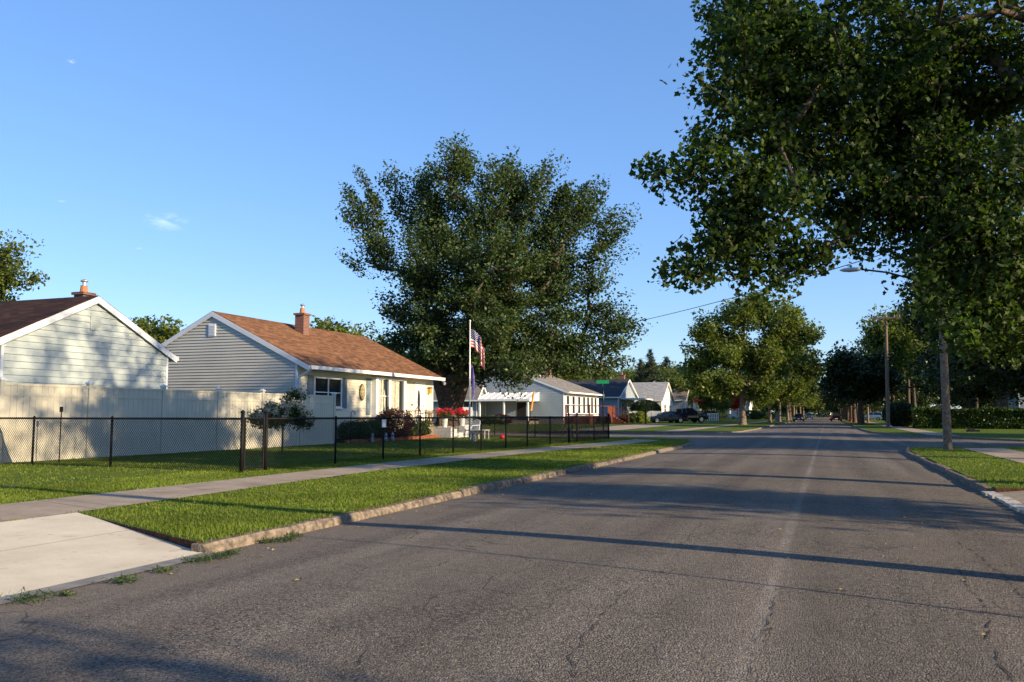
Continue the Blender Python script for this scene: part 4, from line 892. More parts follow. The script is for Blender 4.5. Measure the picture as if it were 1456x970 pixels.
def bistro_chair(label, loc, rz):
    root = thing('garden_chair', label, 'chair', loc, rz, group='bronze metal garden chairs on the porch')
    for (x, y) in ((-.22, -.22), (.22, -.22), (-.22, .22), (.22, .22)):
        b = MB(); b.tube((x, y, 0), (x*.9, y*.9, .44), .018, n=6); b.build('leg', M['bronze'], root, world=False)
    b = MB(); b.box(-.25, .25, -.25, .25, .43, .46); b.build('seat', M['plastic_white'], root, world=False)
    b = MB(); arc = [(.25*math.cos(a), .26, .62+.36*math.sin(a)) for a in np.linspace(0, math.pi, 10)]; b.path([(.25, .24, .44)]+arc+[(-.25, .24, .44)], .02, 6)
    for k in range(5): x = -.16+.08*k; b.tube((x, .25, .46), (x, .26, .93), .01, n=5)
    b.build('backrest', M['bronze'], root, world=False)
    for s in (-1, 1): b = MB(); b.path([(s*.25, .25, .68), (s*.27, -.2, .66), (s*.24, -.22, .44)], .017, 6); b.build('armrest', M['bronze'], root, world=False)
    return root
bistro_chair('bronze metal garden chair on the porch nearest the bay window', (-19.2, 38.55, .66), R(150))
bistro_chair('bronze metal garden chair on the porch by the wall lamp', (-19.4, 40.6, .66), R(20))
b = MB(); b.lathe([(.02, 0), (.02, .68), (.32, .69), (.32, .72)], (-19.3, 39.6, .66), 16); b.lathe([(.2, 0), (.2, .02)], (-19.3, 39.6, .66), 12); tag(b.build('garden_table', M['bronze']), 'small round bronze table between the two porch chairs', 'table')
def flower_pot(label, loc, r, pr, hz, bl='bloom_red', pm='plastic_white', seed=1, cat='potted flowers'):
    root = thing('flower_pot', label, cat, loc, group='pots of flowers on the porch'); rng = np.random.default_rng(seed)
    b = MB(); b.lathe([(pr*.7, 0), (pr, hz), (pr*.95, hz)], (0, 0, 0), 14); b.build('pot', M[pm], root, world=False)
    d = rng.normal(size=(1500, 3)); d /= np.linalg.norm(d, axis=1)[:, None]; p = d*np.array([r, r, r*.55])*rng.random((1500, 1))**.4; p[:, 2] += hz+r*.35
    leaves('foliage', p, .05, M['leaf_bush'], root, rng)
    d = rng.normal(size=(30, 3)); d[:, 2] = np.abs(d[:, 2])*.8; d /= np.linalg.norm(d, axis=1)[:, None]; p = d*np.array([r, r, r*.7])*1.02; p[:, 2] += hz+r*.4
    p = np.repeat(p, 40, 0)+rng.normal(size=(1200, 3))*.035; leaves('bloom', p, .05, M[bl], root, rng)
    return root
flower_pot('white pot of red geraniums on the railing end of the porch, left of the flagpole', (-18.2, 39.08, .62), .42, .17, .5, seed=1)
flower_pot('pot of red geraniums by the foot of the steps, cut by the flagpole', (-18.45, 41.85, .66), .38, .17, .5, seed=2)
shrub('potted_grass', 'low tawny plant on the porch edge below the geraniums', 'plant', (-18.95, 38.5, .66), (.22, .35, .16), 1500, .05, 'leaf_lime', 9)
b = MB(); b.box(-18.68, -18.1, 41.5, 42.2, .1, .66); tag(b.build('planter_stand', M['block']), 'white block stand carrying the pot cut by the flagpole', 'stand')
def plastic_chair(label, loc, rz):
    root = thing('plastic_chair', label, 'chair', loc, rz)
    for (x, y) in ((-.24, -.24), (.24, -.24), (-.22, .24), (.22, .24)):
        b = MB(); b.tube((x*1.1, y*1.1, 0), (x*.9, y*.9, .42), .025, n=6); b.build('leg', M['plastic_white'], root, world=False)
    b = MB(); b.box(-.25, .25, -.25, .25, .4, .44); b.build('seat', M['plastic_white'], root, world=False)
    b = MB()
    for k in range(6): b.obox((-.2+.08*k, .27, .66), (.028, 0, 0), (0, .012, 0), (0, .03, .2))
    b.path([(-.26, .24, .42), (-.26, .3, .85), (0, .31, .93), (.26, .3, .85), (.26, .24, .42)], .025, 6); b.build('backrest', M['plastic_white'], root, world=False)
    for s in (-1, 1): b = MB(); b.path([(s*.26, .27, .66), (s*.27, -.2, .64), (s*.24, -.24, .42)], .022, 6); b.build('armrest', M['plastic_white'], root, world=False)
    return root
plastic_chair('white plastic garden chair on the lawn right of the white steps', P(671, 40.5, .1), R(-30))
b = MB(); x, y, _ = P(684, 40.2); b.box(x-.35, x+.35, y-.3, y+.3, .52, .55)
for sx in (-.3, .3):
    for sy in (-.25, .25): b.tube((x+sx, y+sy, .1), (x+sx, y+sy, .52), .018, n=5)
tag(b.build('garden_table', M['plastic_white']), 'low white plastic table on the lawn beside the white chair', 'table')
x, y, _ = P(714, 39.8); b = MB(); b.lathe([(.02, 0), (.1, .04), (.13, .12), (.1, .2), (.02, .24)], (x, y, .1), 14); tag(b.build('ball', M['red_plastic'], smooth=True), 'small red ball lying on the lawn right of the flagpole', 'ball')
x, y, _ = P(674, 37.2); b = MB(); b.lathe([(.1, 0), (.12, .15), (.07, .28), (.09, .34), (.03, .42)], (x, y, .1), 12); tag(b.build('lawn_ornament', mat('ornament', (.5, .5, .52), .5, .3, col2=(.05, .06, .08), scale=18)), 'small black and white ornament at the foot of the flagpole', 'ornament')
# flagpole and flags
FP = P(668, 37.7, .1)
b = MB(); b.tube((0, 0, 0), (0, 0, 5.3), .04, .022, 10); b.lathe([(.02, 0), (.05, .05), (.02, .1)], (0, 0, 5.3), 10)
fp = b.build('flagpole', M['plastic_white'], world=False, smooth=True); fp.location = FP; tag(fp, 'white flagpole on the lawn before the cream house', 'flagpole')
def flag_mat():
    m = bpy.data.materials.new('striped_flag_cloth'); m.use_nodes = True; t = m.node_tree; b = t.nodes['Principled BSDF']; N = t.nodes.new; L = t.links.new
    uv = N('ShaderNodeUVMap'); sp = N('ShaderNodeSeparateXYZ'); L(uv.outputs[0], sp.inputs[0])
    def mt(op, a, b_=None, c=None):
        n = N('ShaderNodeMath'); n.operation = op
        for i, v in enumerate((a, b_, c)):
            if v is None: continue
            if isinstance(v, (int, float)): n.inputs[i].default_value = v
            else: L(v, n.inputs[i])
        return n.outputs[0]
    v13 = mt('MULTIPLY', sp.outputs[1], 13); odd = mt('MODULO', mt('FLOOR', v13), 2)
    mx = N('ShaderNodeMixRGB'); L(odd, mx.inputs[0]); mx.inputs[1].default_value = (.50, .015, .03, 1); mx.inputs[2].default_value = (.75, .74, .72, 1)
    can = mt('MULTIPLY', mt('LESS_THAN', sp.outputs[0], .4), mt('GREATER_THAN', sp.outputs[1], 6/13))
    # star grid: 11 x 9 staggered
    gu = mt('MULTIPLY', sp.outputs[0], 11/.4); gv = mt('MULTIPLY', mt('SUBTRACT', sp.outputs[1], 6/13), 9/(7/13))
    par = mt('MODULO', mt('ADD', mt('FLOOR', gu), mt('FLOOR', gv)), 2)
    fu = mt('SUBTRACT', mt('FRACT', gu), .5); fv = mt('SUBTRACT', mt('FRACT', gv), .5); d = mt('SQRT', mt('ADD', mt('MULTIPLY', fu, fu), mt('MULTIPLY', fv, fv)))
    star = mt('MULTIPLY', mt('LESS_THAN', d, .30), mt('SUBTRACT', 1, par))
    c2 = N('ShaderNodeMixRGB'); L(star, c2.inputs[0]); c2.inputs[1].default_value = (.015, .025, .12, 1); c2.inputs[2].default_value = (.75, .75, .75, 1)
    m3 = N('ShaderNodeMixRGB'); L(can, m3.inputs[0]); L(mx.outputs[0], m3.inputs[1]); L(c2.outputs[0], m3.inputs[2]); L(m3.outputs[0], b.inputs['Base Color']); b.inputs['Roughness'].default_value = .8
    return m
def hanging_flag(name, label, z_top, hoist, fly, m, right, fwd, droop, seed, loc, folds=3.5):
    """cloth falling from the hoist; u along the fly, v up the hoist"""
    nu, nv = 44, 26; V = []; Fc = []; UV = []
    for j in range(nv+1):
        for i in range(nu+1):
            u, v = i/nu, j/nv; s = u*fly
            hx = right*(1-math.exp(-2.2*u))*(1-.0*v)+.06*math.sin(u*folds*2*math.pi+v*1.5)*u**.6; dz = -droop*(u**1.5)*fly
            hy = fwd*u*.4+.10*math.sin(u*folds*2*math.pi+1.2+v*2)*u**.5
            V.append((hx+.04, hy, z_top-hoist*(1-v)*(1-.0*u)+dz-.25*u*(1-v)*0)); UV.append((u, v))
    for j in range(nv):
        for i in range(nu): a = j*(nu+1)+i; Fc.append((a, a+1, a+nu+2, a+nu+1))
    me = bpy.data.meshes.new(name); me.from_pydata(V, [], Fc); uvl = me.uv_layers.new(name='UVMap')
    for lp in me.loops: uvl.data[lp.index].uv = UV[lp.vertex_index]
    me.materials.append(m); me.polygons.foreach_set('use_smooth', [True]*len(me.polygons)); o = bpy.data.objects.new(name, me); COL.objects.link(o); o.location = loc; o.rotation_euler = (0, 0, YAW)
    sol = o.modifiers.new('s', 'SOLIDIFY'); sol.thickness = .004; tag(o, label, 'flag'); return o
hanging_flag('national_flag', 'striped red and white flag with starred blue corner hanging from the flagpole', 4.98, .82, 1.35, flag_mat(), .62, .1, .78, 1, FP, 2.2)
hanging_flag('banner_flag', 'dark purple-blue flag hanging limp below the striped one', 3.45, .75, 1.2, mat('blue_flag_cloth', (.06, .05, .22), .8, .2, col2=(.14, .12, .32), scale=8), .16, .2, .75, 2, FP, 3)
# hydrangea tree
ht = thing('hydrangea_tree', 'small hydrangea tree with pinkish blooms in front of the tall beige fence', 'tree', (-15.3, 21.4, .1)); rng = np.random.default_rng(5)
ht_c = []; 
for i in range(46):
    a = rng.uniform(0, 2*math.pi); rr = .85*rng.random()**.5; zz = 1.0+.5*(1-(rr/.9)**2)*rng.random()+.1*rng.normal(); ht_c.append((rr*math.cos(a), rr*math.sin(a), zz))
ht_c += [(.15, .25, 1.72), (.3, .35, 1.78), (.05, .2, 1.6), (.42, .3, 1.70), (-.85, -.4, 1.05)]
ht_c = np.array(ht_c)*np.array([.92, .92, 1]); nodes, par, rad = grow([(0, 0, 0), (.01, 0, .35), (0, .01, .62), (.01, 0, .8)], ht_c, tip=.006, rng=rng, step=.2)
b = MB()
for i in range(1, len(nodes)): b.tube(nodes[par[i]], nodes[i], max(rad[par[i]], .006) if i > 3 else .03, max(rad[i], .005) if i > 3 else .028, 6, False)
b.build('trunk', M['bark_light'], ht, world=False)
p = np.repeat(ht_c, 170, 0)+rng.normal(size=(len(ht_c)*170, 3))*np.array([.11, .11, .09]); leaves('crown', p, .075, M['leaf_bush'], ht, rng)
sel = ht_c*np.array([1.08, 1.08, 1])+np.array([.05, -.06, .12]); p = np.repeat(sel, 90, 0)+rng.normal(size=(len(sel)*90, 3))*np.array([.05, .05, .07]); leaves('bloom', p, .05, M['bloom_pink'], ht, rng)

# ============================================================ POLES, WIRES, SIGNS
def utility_pole(label, loc, h, r0, arms=(), lean=(0, 0), trans=False):
    root = thing('utility_pole', label, 'utility pole', loc)
    b = MB(); n = 10
    for i in range(n): z0, z1 = -.2+(h+.2)*i/n, -.2+(h+.2)*(i+1)/n; b.tube((lean[0]*max(z0, 0), lean[1]*max(z0, 0), z0), (lean[0]*z1, lean[1]*z1, z1), r0*(1-.35*i/n), r0*(1-.35*(i+1)/n), 14, i == n-1)
    b.build('post', M['wood_pole'], root, smooth=True, world=False)
    for z in arms:
        b = MB(); b.obox((lean[0]*z, lean[1]*z-.15, z), (1.35, 0, 0), (0, .06, 0), (0, 0, .07)); b.tube((lean[0]*z-.7, -.15, z-.05), (lean[0]*z, -.12, z-.75), .02, n=5); b.tube((lean[0]*z+.7, -.15, z-.05), (lean[0]*z, -.12, z-.75), .02, n=5); ao = b.build('crossarm', M['wood_pole'], root, world=False)
        for x in (-1.2, -.75, .75, 1.2): b = MB(); b.lathe([(.03, 0), (.06, .05), (.03, .09), (.055, .13), (.02, .2)], (lean[0]*z+x, -.15, z+.07), 8); b.build('insulator', M['lampgrey'], ao, world=False)
    if trans: b = MB(); b.lathe([(.24, 0), (.26, .05), (.26, .8), (.2, .88), (.04, .95)], (.1, -.42, h-2.6), 12); b.build('transformer', M['lampgrey'], root, world=False)
    return root
up_near = utility_pole('bare weathered wooden pole on the right corner verge carrying the street lamp', (3.67, 31.15, .1), 9.6, .135)
b = MB(); pts = [(0, 0, 5.3), (-.8, .1, 5.72), (-1.6, .2, 6.02), (-2.45, .3, 6.2)]; b.path(pts, .032, 8); lo_ = b.build('lamp_arm', M['black_metal'], up_near, world=False)
b = MB(); prof = [(0, .05), (.15, .12), (.4, .14), (.6, .1), (.72, .03)]; vs = []; fs = []; n = 12
for x, r in prof:
    for i in range(n): a = 2*math.pi*i/n; vs.append((-2.4-x, .3+r*math.cos(a), 6.2+r*.62*math.sin(a)))
for k in range(len(prof)-1):
    for i in range(n): fs.append((k*n+i, k*n+(i+1) % n, (k+1)*n+(i+1) % n, (k+1)*n+i))
fs += [tuple(range(n)), tuple(range((len(prof)-1)*n, len(prof)*n))]; b.add(vs, fs); b.tube((-2.75, .3, 6.26), (-2.75, .3, 6.36), .035, n=8); b.build('lamp_head', M['lampgrey'], up_near, smooth=True, world=False)
up_off = utility_pole('tall wooden pole beside the camera on the right verge, its shadow crossing the road', (3.45, 7.0, .1), 9.4, .15)
b = MB(); b.path([(-.45, -1.5, .0), (-.02, -.1, 8.6)], .016, 5); b.build('guy_wire', M['galv'], up_off, world=False)
up2 = utility_pole('weathered wooden pole with one crossarm beyond the side street by the hedge', (5.45, 89.5, .1), 10.9, .19, (10.55,), lean=(.016, 0))
up3 = utility_pole('second pole with a crossarm farther along the right verge, before the tall trees', (5.5, 134, .1), 11.2, .17, (10.9,))
up4 = utility_pole('farthest pole, with crossarm and a transformer against the sky', (5.5, 180, .1), 11.8, .17, (11.3,), trans=True)
UL = P(640, 84, .1)
upl = utility_pole('wooden pole hidden behind the big maple', UL, 9.0, .15)
def wire(label, a, c, sag, r=.012, group='overhead cables'):
    a = Vector(a); c = Vector(c); pts = [a+(c-a)*t-Vector((0, 0, sag*4*t*(1-t))) for t in np.linspace(0, 1, 25)]; b = MB(); b.path(pts, r, 4)
    return tag(b.build('overhead_cable', M['black_metal']), label, 'cable', group)
wire('cable running left across the side street from the lamp pole', (3.67, 31.15, 7.2), (UL[0], UL[1], 8.4), 1.2, .016)
wire('cable along the right verge between the near poles', (3.45, 7, 9.1), (3.67, 31.15, 9.3), .3)
wire('cable from the lamp pole over to the first crossarm pole', (3.67, 31.15, 9.2), (6.6, 89.3, 10.7), .8)
wire('cable between the first and second crossarm poles', (5.0, 89.3, 10.7), (5.0, 134, 11.0), .6, .015)
wire('cable between the second and third crossarm poles', (5.0, 134, 11.0), (5.0, 180, 11.5), .5, .015)
wire('cable leaving the second crossarm pole to the left over the street', (4.3, 134, 11.1), (-30, 170, 8.5), .5, .03)
wire('thin cable low in the sky at left behind the big maple', (UL[0], UL[1], 8.0), (-22, 112, 7.5), .6, .02)
wire('pale service cable drooping before the dark trees on the right', (3.67, 31.15, 5.0), (17, 60, 4.2), .5, .012)
# street name sign with a stop sign seen from behind
sp_ = thing('street_sign', 'green street name signs on a dark post above a sign seen edge-on', 'sign', P(857, 60.5, .1))
b = MB(); b.tube((0, 0, -.1), (0, 0, 3.2), .035, n=8); b.build('post', M['black_metal'], sp_, world=False)
b = MB(); b.obox((0, 0, 3.5), (.42, .1, 0), (0, .012, 0), (0, 0, .12)); b.build('name_plate', M['sign_green'], sp_, world=False)
b = MB(); b.obox((0, 0, 3.26), (.1, -.42, 0), (.012, 0, 0), (0, 0, .11)); b.build('name_plate', M['sign_green'], sp_, world=False)
b = MB(); b.prism([(.04+.36*math.cos(a)*-.17, .36*math.cos(a)*.98, 2.5+.38*math.sin(a)) for a in (R(22.5+45*k) for k in range(8))], (.012, -.006, 0)); b.build('octagon_plate', M['sign_back'], sp_, world=False)
gm = thing('guy_marker', 'leaning dark stake with an orange upper sleeve in the blue-grey house yard', 'marker', P(750, 62, .25))
b = MB(); b.tube((0, 0, -.1), (.28, 0, 1.35), .03, n=6); b.build('stake', M['black_metal'], gm, world=False)
b = MB(); b.tube((.26, 0, 1.3), (.5, 0, 2.7), .085, .075, 8); b.build('sleeve', M['orange'], gm, world=False)

# ============================================================ CARS
def make_car(label, loc, rz, paint, kind='sedan', group='parked cars', name='parked_car'):
    root = thing(name, label, 'car', loc, rz, group=group)
    if kind == 'sedan':
        L_, Wd = 4.7, .91; lowz = .22
        top = [(-2.35, .62), (-2.25, .92), (-1.6, .99), (-1.3, 1.0), (1.0, .96), (1.25, .93), (2.1, .78), (2.3, .62), (2.36, .5)]
        gh = [(-1.75, .99), (-1.1, 1.33), (-.4, 1.43), (.2, 1.42), (1.15, .95)]
    elif kind == 'suv':
        L_, Wd = 4.7, .95; lowz = .3
        top = [(-2.35, .7), (-2.33, 1.05), (-1.6, 1.1), (1.0, 1.08), (1.3, 1.06), (2.15, .95), (2.32, .75), (2.36, .55)]
        gh = [(-2.25, 1.08), (-1.95, 1.62), (-.6, 1.73), (.4, 1.68), (1.2, 1.08)]
    else:
        L_, Wd = 5.6, 1.0; lowz = .42
        top = [(-2.8, .85), (-2.78, 1.25), (-.95, 1.25), (1.2, 1.25), (1.4, 1.22), (2.6, 1.15), (2.78, .95), (2.82, .6)]
        gh = [(-.95, 1.24), (-.85, 1.82), (.1, 1.9), (.7, 1.85), (1.45, 1.22)]
    b = MB(); vs = []; fs = []
    for y, z in top:
        e = min(1, .86+.14*min(1, (L_/2-abs(y))/.45)) if abs(y) > L_/2-.45 else 1; ww = Wd*e
        vs += [(-ww*.93, y, lowz), (-ww, y, lowz+.2), (-ww, y, z*.72), (-ww*.9, y, z), (ww*.9, y, z), (ww, y, z*.72), (ww, y, lowz+.2), (ww*.93, y, lowz)]
    n = 8
    for k in range(len(top)-1):
        for i in range(n): fs.append((k*n+i, k*n+(i+1) % n, (k+1)*n+(i+1) % n, (k+1)*n+i))
    fs += [tuple(range(n)), tuple(range((len(top)-1)*n, len(top)*n))]; b.add(vs, fs)
    # roof skin and pillars
    rf = [g for g in gh[1:-1]]; vs = []; fs = []
    for y, z in rf: vs += [(-Wd*.68, y, z), (Wd*.68, y, z), (Wd*.70, y, z-.06), (-Wd*.70, y, z-.06)]
    for k in range(len(rf)-1):
        for i in range(4): fs.append((k*4+i, k*4+(i+1) % 4, k*4+4+(i+1) % 4, k*4+4+i))
    fs += [(0, 1, 2, 3), tuple(range(len(vs)-4, len(vs)))]; b.add(vs, fs)
    for s in (-1, 1):
        b.tube((s*Wd*.87, gh[0][0]+.03, gh[0][1]), (s*Wd*.68, gh[1][0], gh[1][1]-.03), .05, n=5); b.tube((s*Wd*.87, gh[-1][0], gh[-1][1]), (s*Wd*.68, gh[-2][0], gh[-2][1]-.03), .035, n=5); b.tube((s*Wd*.88, -.35, gh[0][1]), (s*Wd*.70, -.35, gh[2][1]-.05), .04, n=5)
    b.build('body', paint, root, world=False, bevel=.02)
    g = MB(); vs = []; fs = []
    for k, (y, z) in enumerate(gh): ww = Wd*(.86 if k in (0, len(gh)-1) else .675); vs += [(-ww, y, z-.035), (ww, y, z-.035), (Wd*.875, y, gh[0][1]-.06), (-Wd*.875, y, gh[0][1]-.06)]
    for k in range(len(gh)-1):
        for i in range(4): fs.append((k*4+i, k*4+(i+1) % 4, k*4+4+(i+1) % 4, k*4+4+i))
    g.add(vs, fs); g.build('windows', M['glass'], root, world=False)
    wr = .33 if kind == 'sedan' else (.37 if kind == 'suv' else .42); wy = L_*.3
    for y in (-wy, wy*1.02):
        for s in (-1, 1):
            t = MB(); t.tube((s*(Wd-.2), y, wr), (s*(Wd+.012), y, wr), wr, n=20); wo = t.build('wheel', M['tire'], root, world=False)
            t = MB(); t.tube((s*(Wd+.0), y, wr), (s*(Wd+.02), y, wr), wr*.62, n=14); t.build('rim', M['rim'], wo, world=False)
    for s in (-1, 1):
        hz = top[-3][1]*.86; t = MB(); t.obox((s*Wd*.72, L_/2-.06, hz), (.17, 0, 0), (0, .07, 0), (0, 0, .07)); t.build('headlight', M['headlight'], root, world=False)
        t = MB(); t.obox((s*Wd*.8, -L_/2+.02, top[1][1]*.86), (.13, 0, 0), (0, .05, 0), (0, 0, .09)); t.build('taillight', M['tail'], root, world=False)
        t = MB(); t.obox((s*(Wd+.08), gh[-1][0]-.25, gh[0][1]+.08), (.09, 0, 0), (0, .05, 0), (0, 0, .07)); t.build('mirror', paint, root, world=False)
    for y, nm in ((L_/2+.015, 'number_plate'), (-L_/2-.012, 'number_plate')): t = MB(); t.obox((0, y, .52), (.22, 0, 0), (0, .012, 0), (0, 0, .07)); t.build(nm, M['plastic_white'], root, world=False)
    t = MB(); t.obox((0, L_/2-.0, .62), (.4, 0, 0), (0, .02, 0), (0, 0, .09)); t.build('grille', M['dark'], root, world=False)
    if kind == 'truck':
        t = MB(); t.box(-.8, .8, -2.72, -1.0, 1.1, 1.262); t.build('bed_cover', M['dark'], root, world=False)
    return root
M['headlight'] = mat('headlight', (.7, .72, .75), .1, .8); M['tail'] = mat('taillight', (.35, .01, .01), .2, .6)
blk = car_paint('paint_black', (.008, .009, .013)); slv = car_paint('paint_silver', (.42, .44, .46), .6); wht = car_paint('paint_white', (.7, .7, .7), 0); gry = car_paint('paint_grey', (.06, .065, .075), .5); navy = car_paint('paint_navy', (.015, .02, .035))
def onnw(px, Z): x, y, _ = P(px, Z); return (x, y, max(nwz(x, y), .1)+.02)
make_car('black sedan parked on the driveway beside the round-topped shrub', onnw(948, 103), R(112), blk, 'sedan')
make_car('black pickup parked behind the black sedan on the left driveway', onnw(974, 110), R(-54), blk, 'truck')
make_car('dark car parked at the left kerb facing the camera, far down the street', (-4.95, 164, .02), R(180), gry, 'sedan')
make_car('silver car farther along the left kerb, facing the camera', (-4.9, 255, .02), R(180), slv, 'suv')
make_car('dark SUV parked at the right kerb, seen from behind', (1.5, 170, .02), 0, blk, 'suv')
make_car('pale SUV just beyond the dark one at the right kerb', (1.35, 200, .02), 0, slv, 'suv')
make_car('white SUV on a right-hand driveway seen past the crossarm pole', P(1240, 172, .12), R(60), wht, 'suv')
make_car('white car parked low behind the red-leaved tree on the left', onnw(1032, 190), R(-80), wht, 'sedan')
make_car('dark car on a driveway between the left trunks', onnw(1080, 215), R(-80), navy, 'suv')
make_car('dark vehicle behind the white railing right of the parasol', onnw(1003, 168), R(-85), navy, 'suv')
# wheelie bin
wb = thing('wheeled_bin', 'dark blue wheeled bin standing by the trunks at the left kerb', 'bin', (-8.0, 150, .1))
b = MB(); b.add([(-.25, -.3, .1), (.25, -.3, .1), (.25, .3, .1), (-.25, .3, .1), (-.32, -.38, 1.15), (.32, -.38, 1.15), (.32, .38, 1.15), (-.32, .38, 1.15)], [(0, 3, 2, 1), (4, 5, 6, 7), (0, 1, 5, 4), (1, 2, 6, 5), (2, 3, 7, 6), (3, 0, 4, 7)]); b.build('body', M['bin_blue'], wb, world=False)
b = MB(); b.box(-.35, .35, -.42, .4, 1.152, 1.22); b.build('lid', M['bin_blue'], wb, world=False)
for s in (-1, 1): b = MB(); b.tube((s*.3, .3, .12), (s*.36, .3, .12), .12, n=12); b.build('wheel', M['tire'], wb, world=False)
# red parasol
pr = thing('patio_umbrella', 'open red patio parasol behind the black pickup', 'parasol', onnw(981, 150))
b = MB(); b.tube((0, 0, 0), (0, 0, 4.4), .04, n=8); b.build('pole', M['plastic_white'], pr, world=False)
b = MB(); n = 8; rim = [(2.3*math.cos(2*math.pi*i/n), 2.3*math.sin(2*math.pi*i/n), 3.35) for i in range(n)]; b.add(rim+[(0, 0, 4.45)]+[(x*.99, y*.99, z-.04) for x, y, z in rim]+[(0, 0, 4.38)], [(i, (i+1) % n, 8) for i in range(n)]+[(9+(i+1) % n, 9+i, 17) for i in range(n)]+[(i, 9+i, 9+(i+1) % n, (i+1) % n) for i in range(n)]); b.build('canopy', M['red_cloth'], pr, world=False)
# white railing fence
wf = thing('picket_fence', 'low white railing fence right of the red parasol', 'fence', onnw(1000, 140))
b = MB(); x0, y0, z0 = onnw(1005, 138); x1, y1, _ = onnw(1020, 138)
ox, oy, oz = wf.location
for k in range(7):
    t = k/6; b.box(x0+(x1-x0)*t-.07-ox, x0+(x1-x0)*t+.07-ox, y0+(y1-y0)*t-.07-oy, y0+(y1-y0)*t+.07-oy, 0, 1.25)
b.tube((x0-ox, y0-oy, 1.15), (x1-ox, y1-oy, 1.15), .05); b.tube((x0-ox, y0-oy, .5), (x1-ox, y1-oy, .5), .05); b.build('rails', M['white'], wf, world=False)
# far small things
for i, (px, Z) in enumerate(((1209, 165), (1186, 250))):
    if i: continue
    h_ = thing('fire_hydrant', 'small red and white hydrant in the right verge beyond the dark SUV', 'hydrant', (3.6, 150, .1)); b = MB(); b.lathe([(.16, 0), (.16, .05), (.12, .06), (.12, .55), (.15, .56), (.13, .68), (.03, .76)], (0, 0, 0), 12); b.build('barrel', M['red_plastic'], h_, world=False); b = MB(); b.tube((-.22, 0, .42), (.22, 0, .42), .05, n=8); b.build('outlet', M['plastic_white'], h_, world=False)
x, y, _ = P(1380, 58); b = MB(); b.obox((x, y, .16), (.38, 0, 0), (0, .3, 0), (0, 0, .07)); b.obox((x-.1, y, .26), (.2, .02, 0), (0, .18, 0), (.03, 0, .05)); tag(b.build('utility_cover', M['dark']), 'small dark box lying on the lawn in front of the hedge', 'box')

# ============================================================ TREES
def lobe(px, py, Z, r, rz=None, dz=None, base=None):
    """crown lobe at a world point; radii in metres, kept relative to the tree's base"""
    x, y, _ = P(px, Z); z = EYE+(590-py)/F_PX*Z; bx, by, bz = base
    return ((x-bx, y-by, z-bz), (r, dz or r, rz or r))
# the big silver maple behind house two
bx, by, bz = P(638, 55, .1); base = (bx, by, bz)
bt = thing('silver_maple', 'huge spreading maple with forked trunk rising behind the cream house', 'tree', base)
LB = []
for px, py, r, rz, d in ((520, 300, 1.3, 1.6, 0), (540, 360, 1.2, 1.6, 0), (515, 370, .8, .9, 0), (545, 262, .9, 1.0, 0), (505, 262, .7, .8, 0), (600, 290, 1.8, 2.2, 1), (640, 250, 1.5, 1.9, -1), (655, 225, .9, 1.0, 0), (700, 290, 2.2, 2.4, 0), (730, 255, 1.4, 1.5, 1), (770, 290, 1.9, 2.1, -1),
        (820, 300, 1.7, 2.0, 0), (860, 325, 1.2, 1.2, 1), (885, 320, .7, .6, 0), (850, 380, 1.3, 1.5, -1), (620, 370, 2.1, 2.4, -2), (700, 380, 2.6, 2.6, -3), (780, 380, 2.3, 2.3, 1), (600, 450, 1.9, 2.1, 0), (680, 460, 2.6, 2.3, -3), (770, 460, 2.4, 2.2, -1),
        (845, 455, 1.4, 1.6, 0), (870, 470, 1.0, 1.2, -1), (580, 500, 1.2, 1.5, 1), (640, 520, 1.7, 1.4, 2), (720, 520, 2.1, 1.3, -3), (800, 505, 1.9, 1.3, -1), (855, 520, 1.1, .9, 0), (600, 500, 1.5, 1.6, -2), (640, 470, 2.0, 2.0, -3), (600, 400, 1.6, 1.8, -1), (660, 525, 1.1, .7, -3), (575, 470, 1.0, 1.3, 0), (690, 420, 2.4, 2.4, 4), (760, 350, 2.4, 2.4, 4), (640, 330, 2.2, 2.4, 3), (735, 528, 1.0, .4, -4), (860, 500, .8, 1.0, -1), (692, 528, .9, .4, -2)):
    LB.append(lobe(px+(px-690)*.01, py, 55+d, r*1.06, rz*1.08, r*1.1, base))
make_tree(bt, [(0, 0, 0), (.05, 0, .8), (.1, .1, 1.5), (.2, .1, 2.1)], LB, 900, 175, .19, M['leaf_big'], M['bark'], 11, .95, csize=.32, elong=2.35, tip=.022, sway=(.25, 0, .0), flare=1.2)
# second stem of the fork
b = MB(); b.tube((.2, .1, 1.2), (1.5, .3, 4.6), .55, .32, 10); b.tube((1.5, .3, 4.6), (2.4, .2, 7.5), .32, .2, 8); b.tube((0, .1, 1.2), (-1.1, -.2, 4.6), .55, .3, 10); b.tube((-1.1, -.2, 4.6), (-1.9, 0, 8), .3, .18, 8); b.tube((0.2, 0, 1.5), (.3, 1.2, 5.5), .45, .3, 8); b.build('limb', M['bark'], bt, smooth=True, world=False)
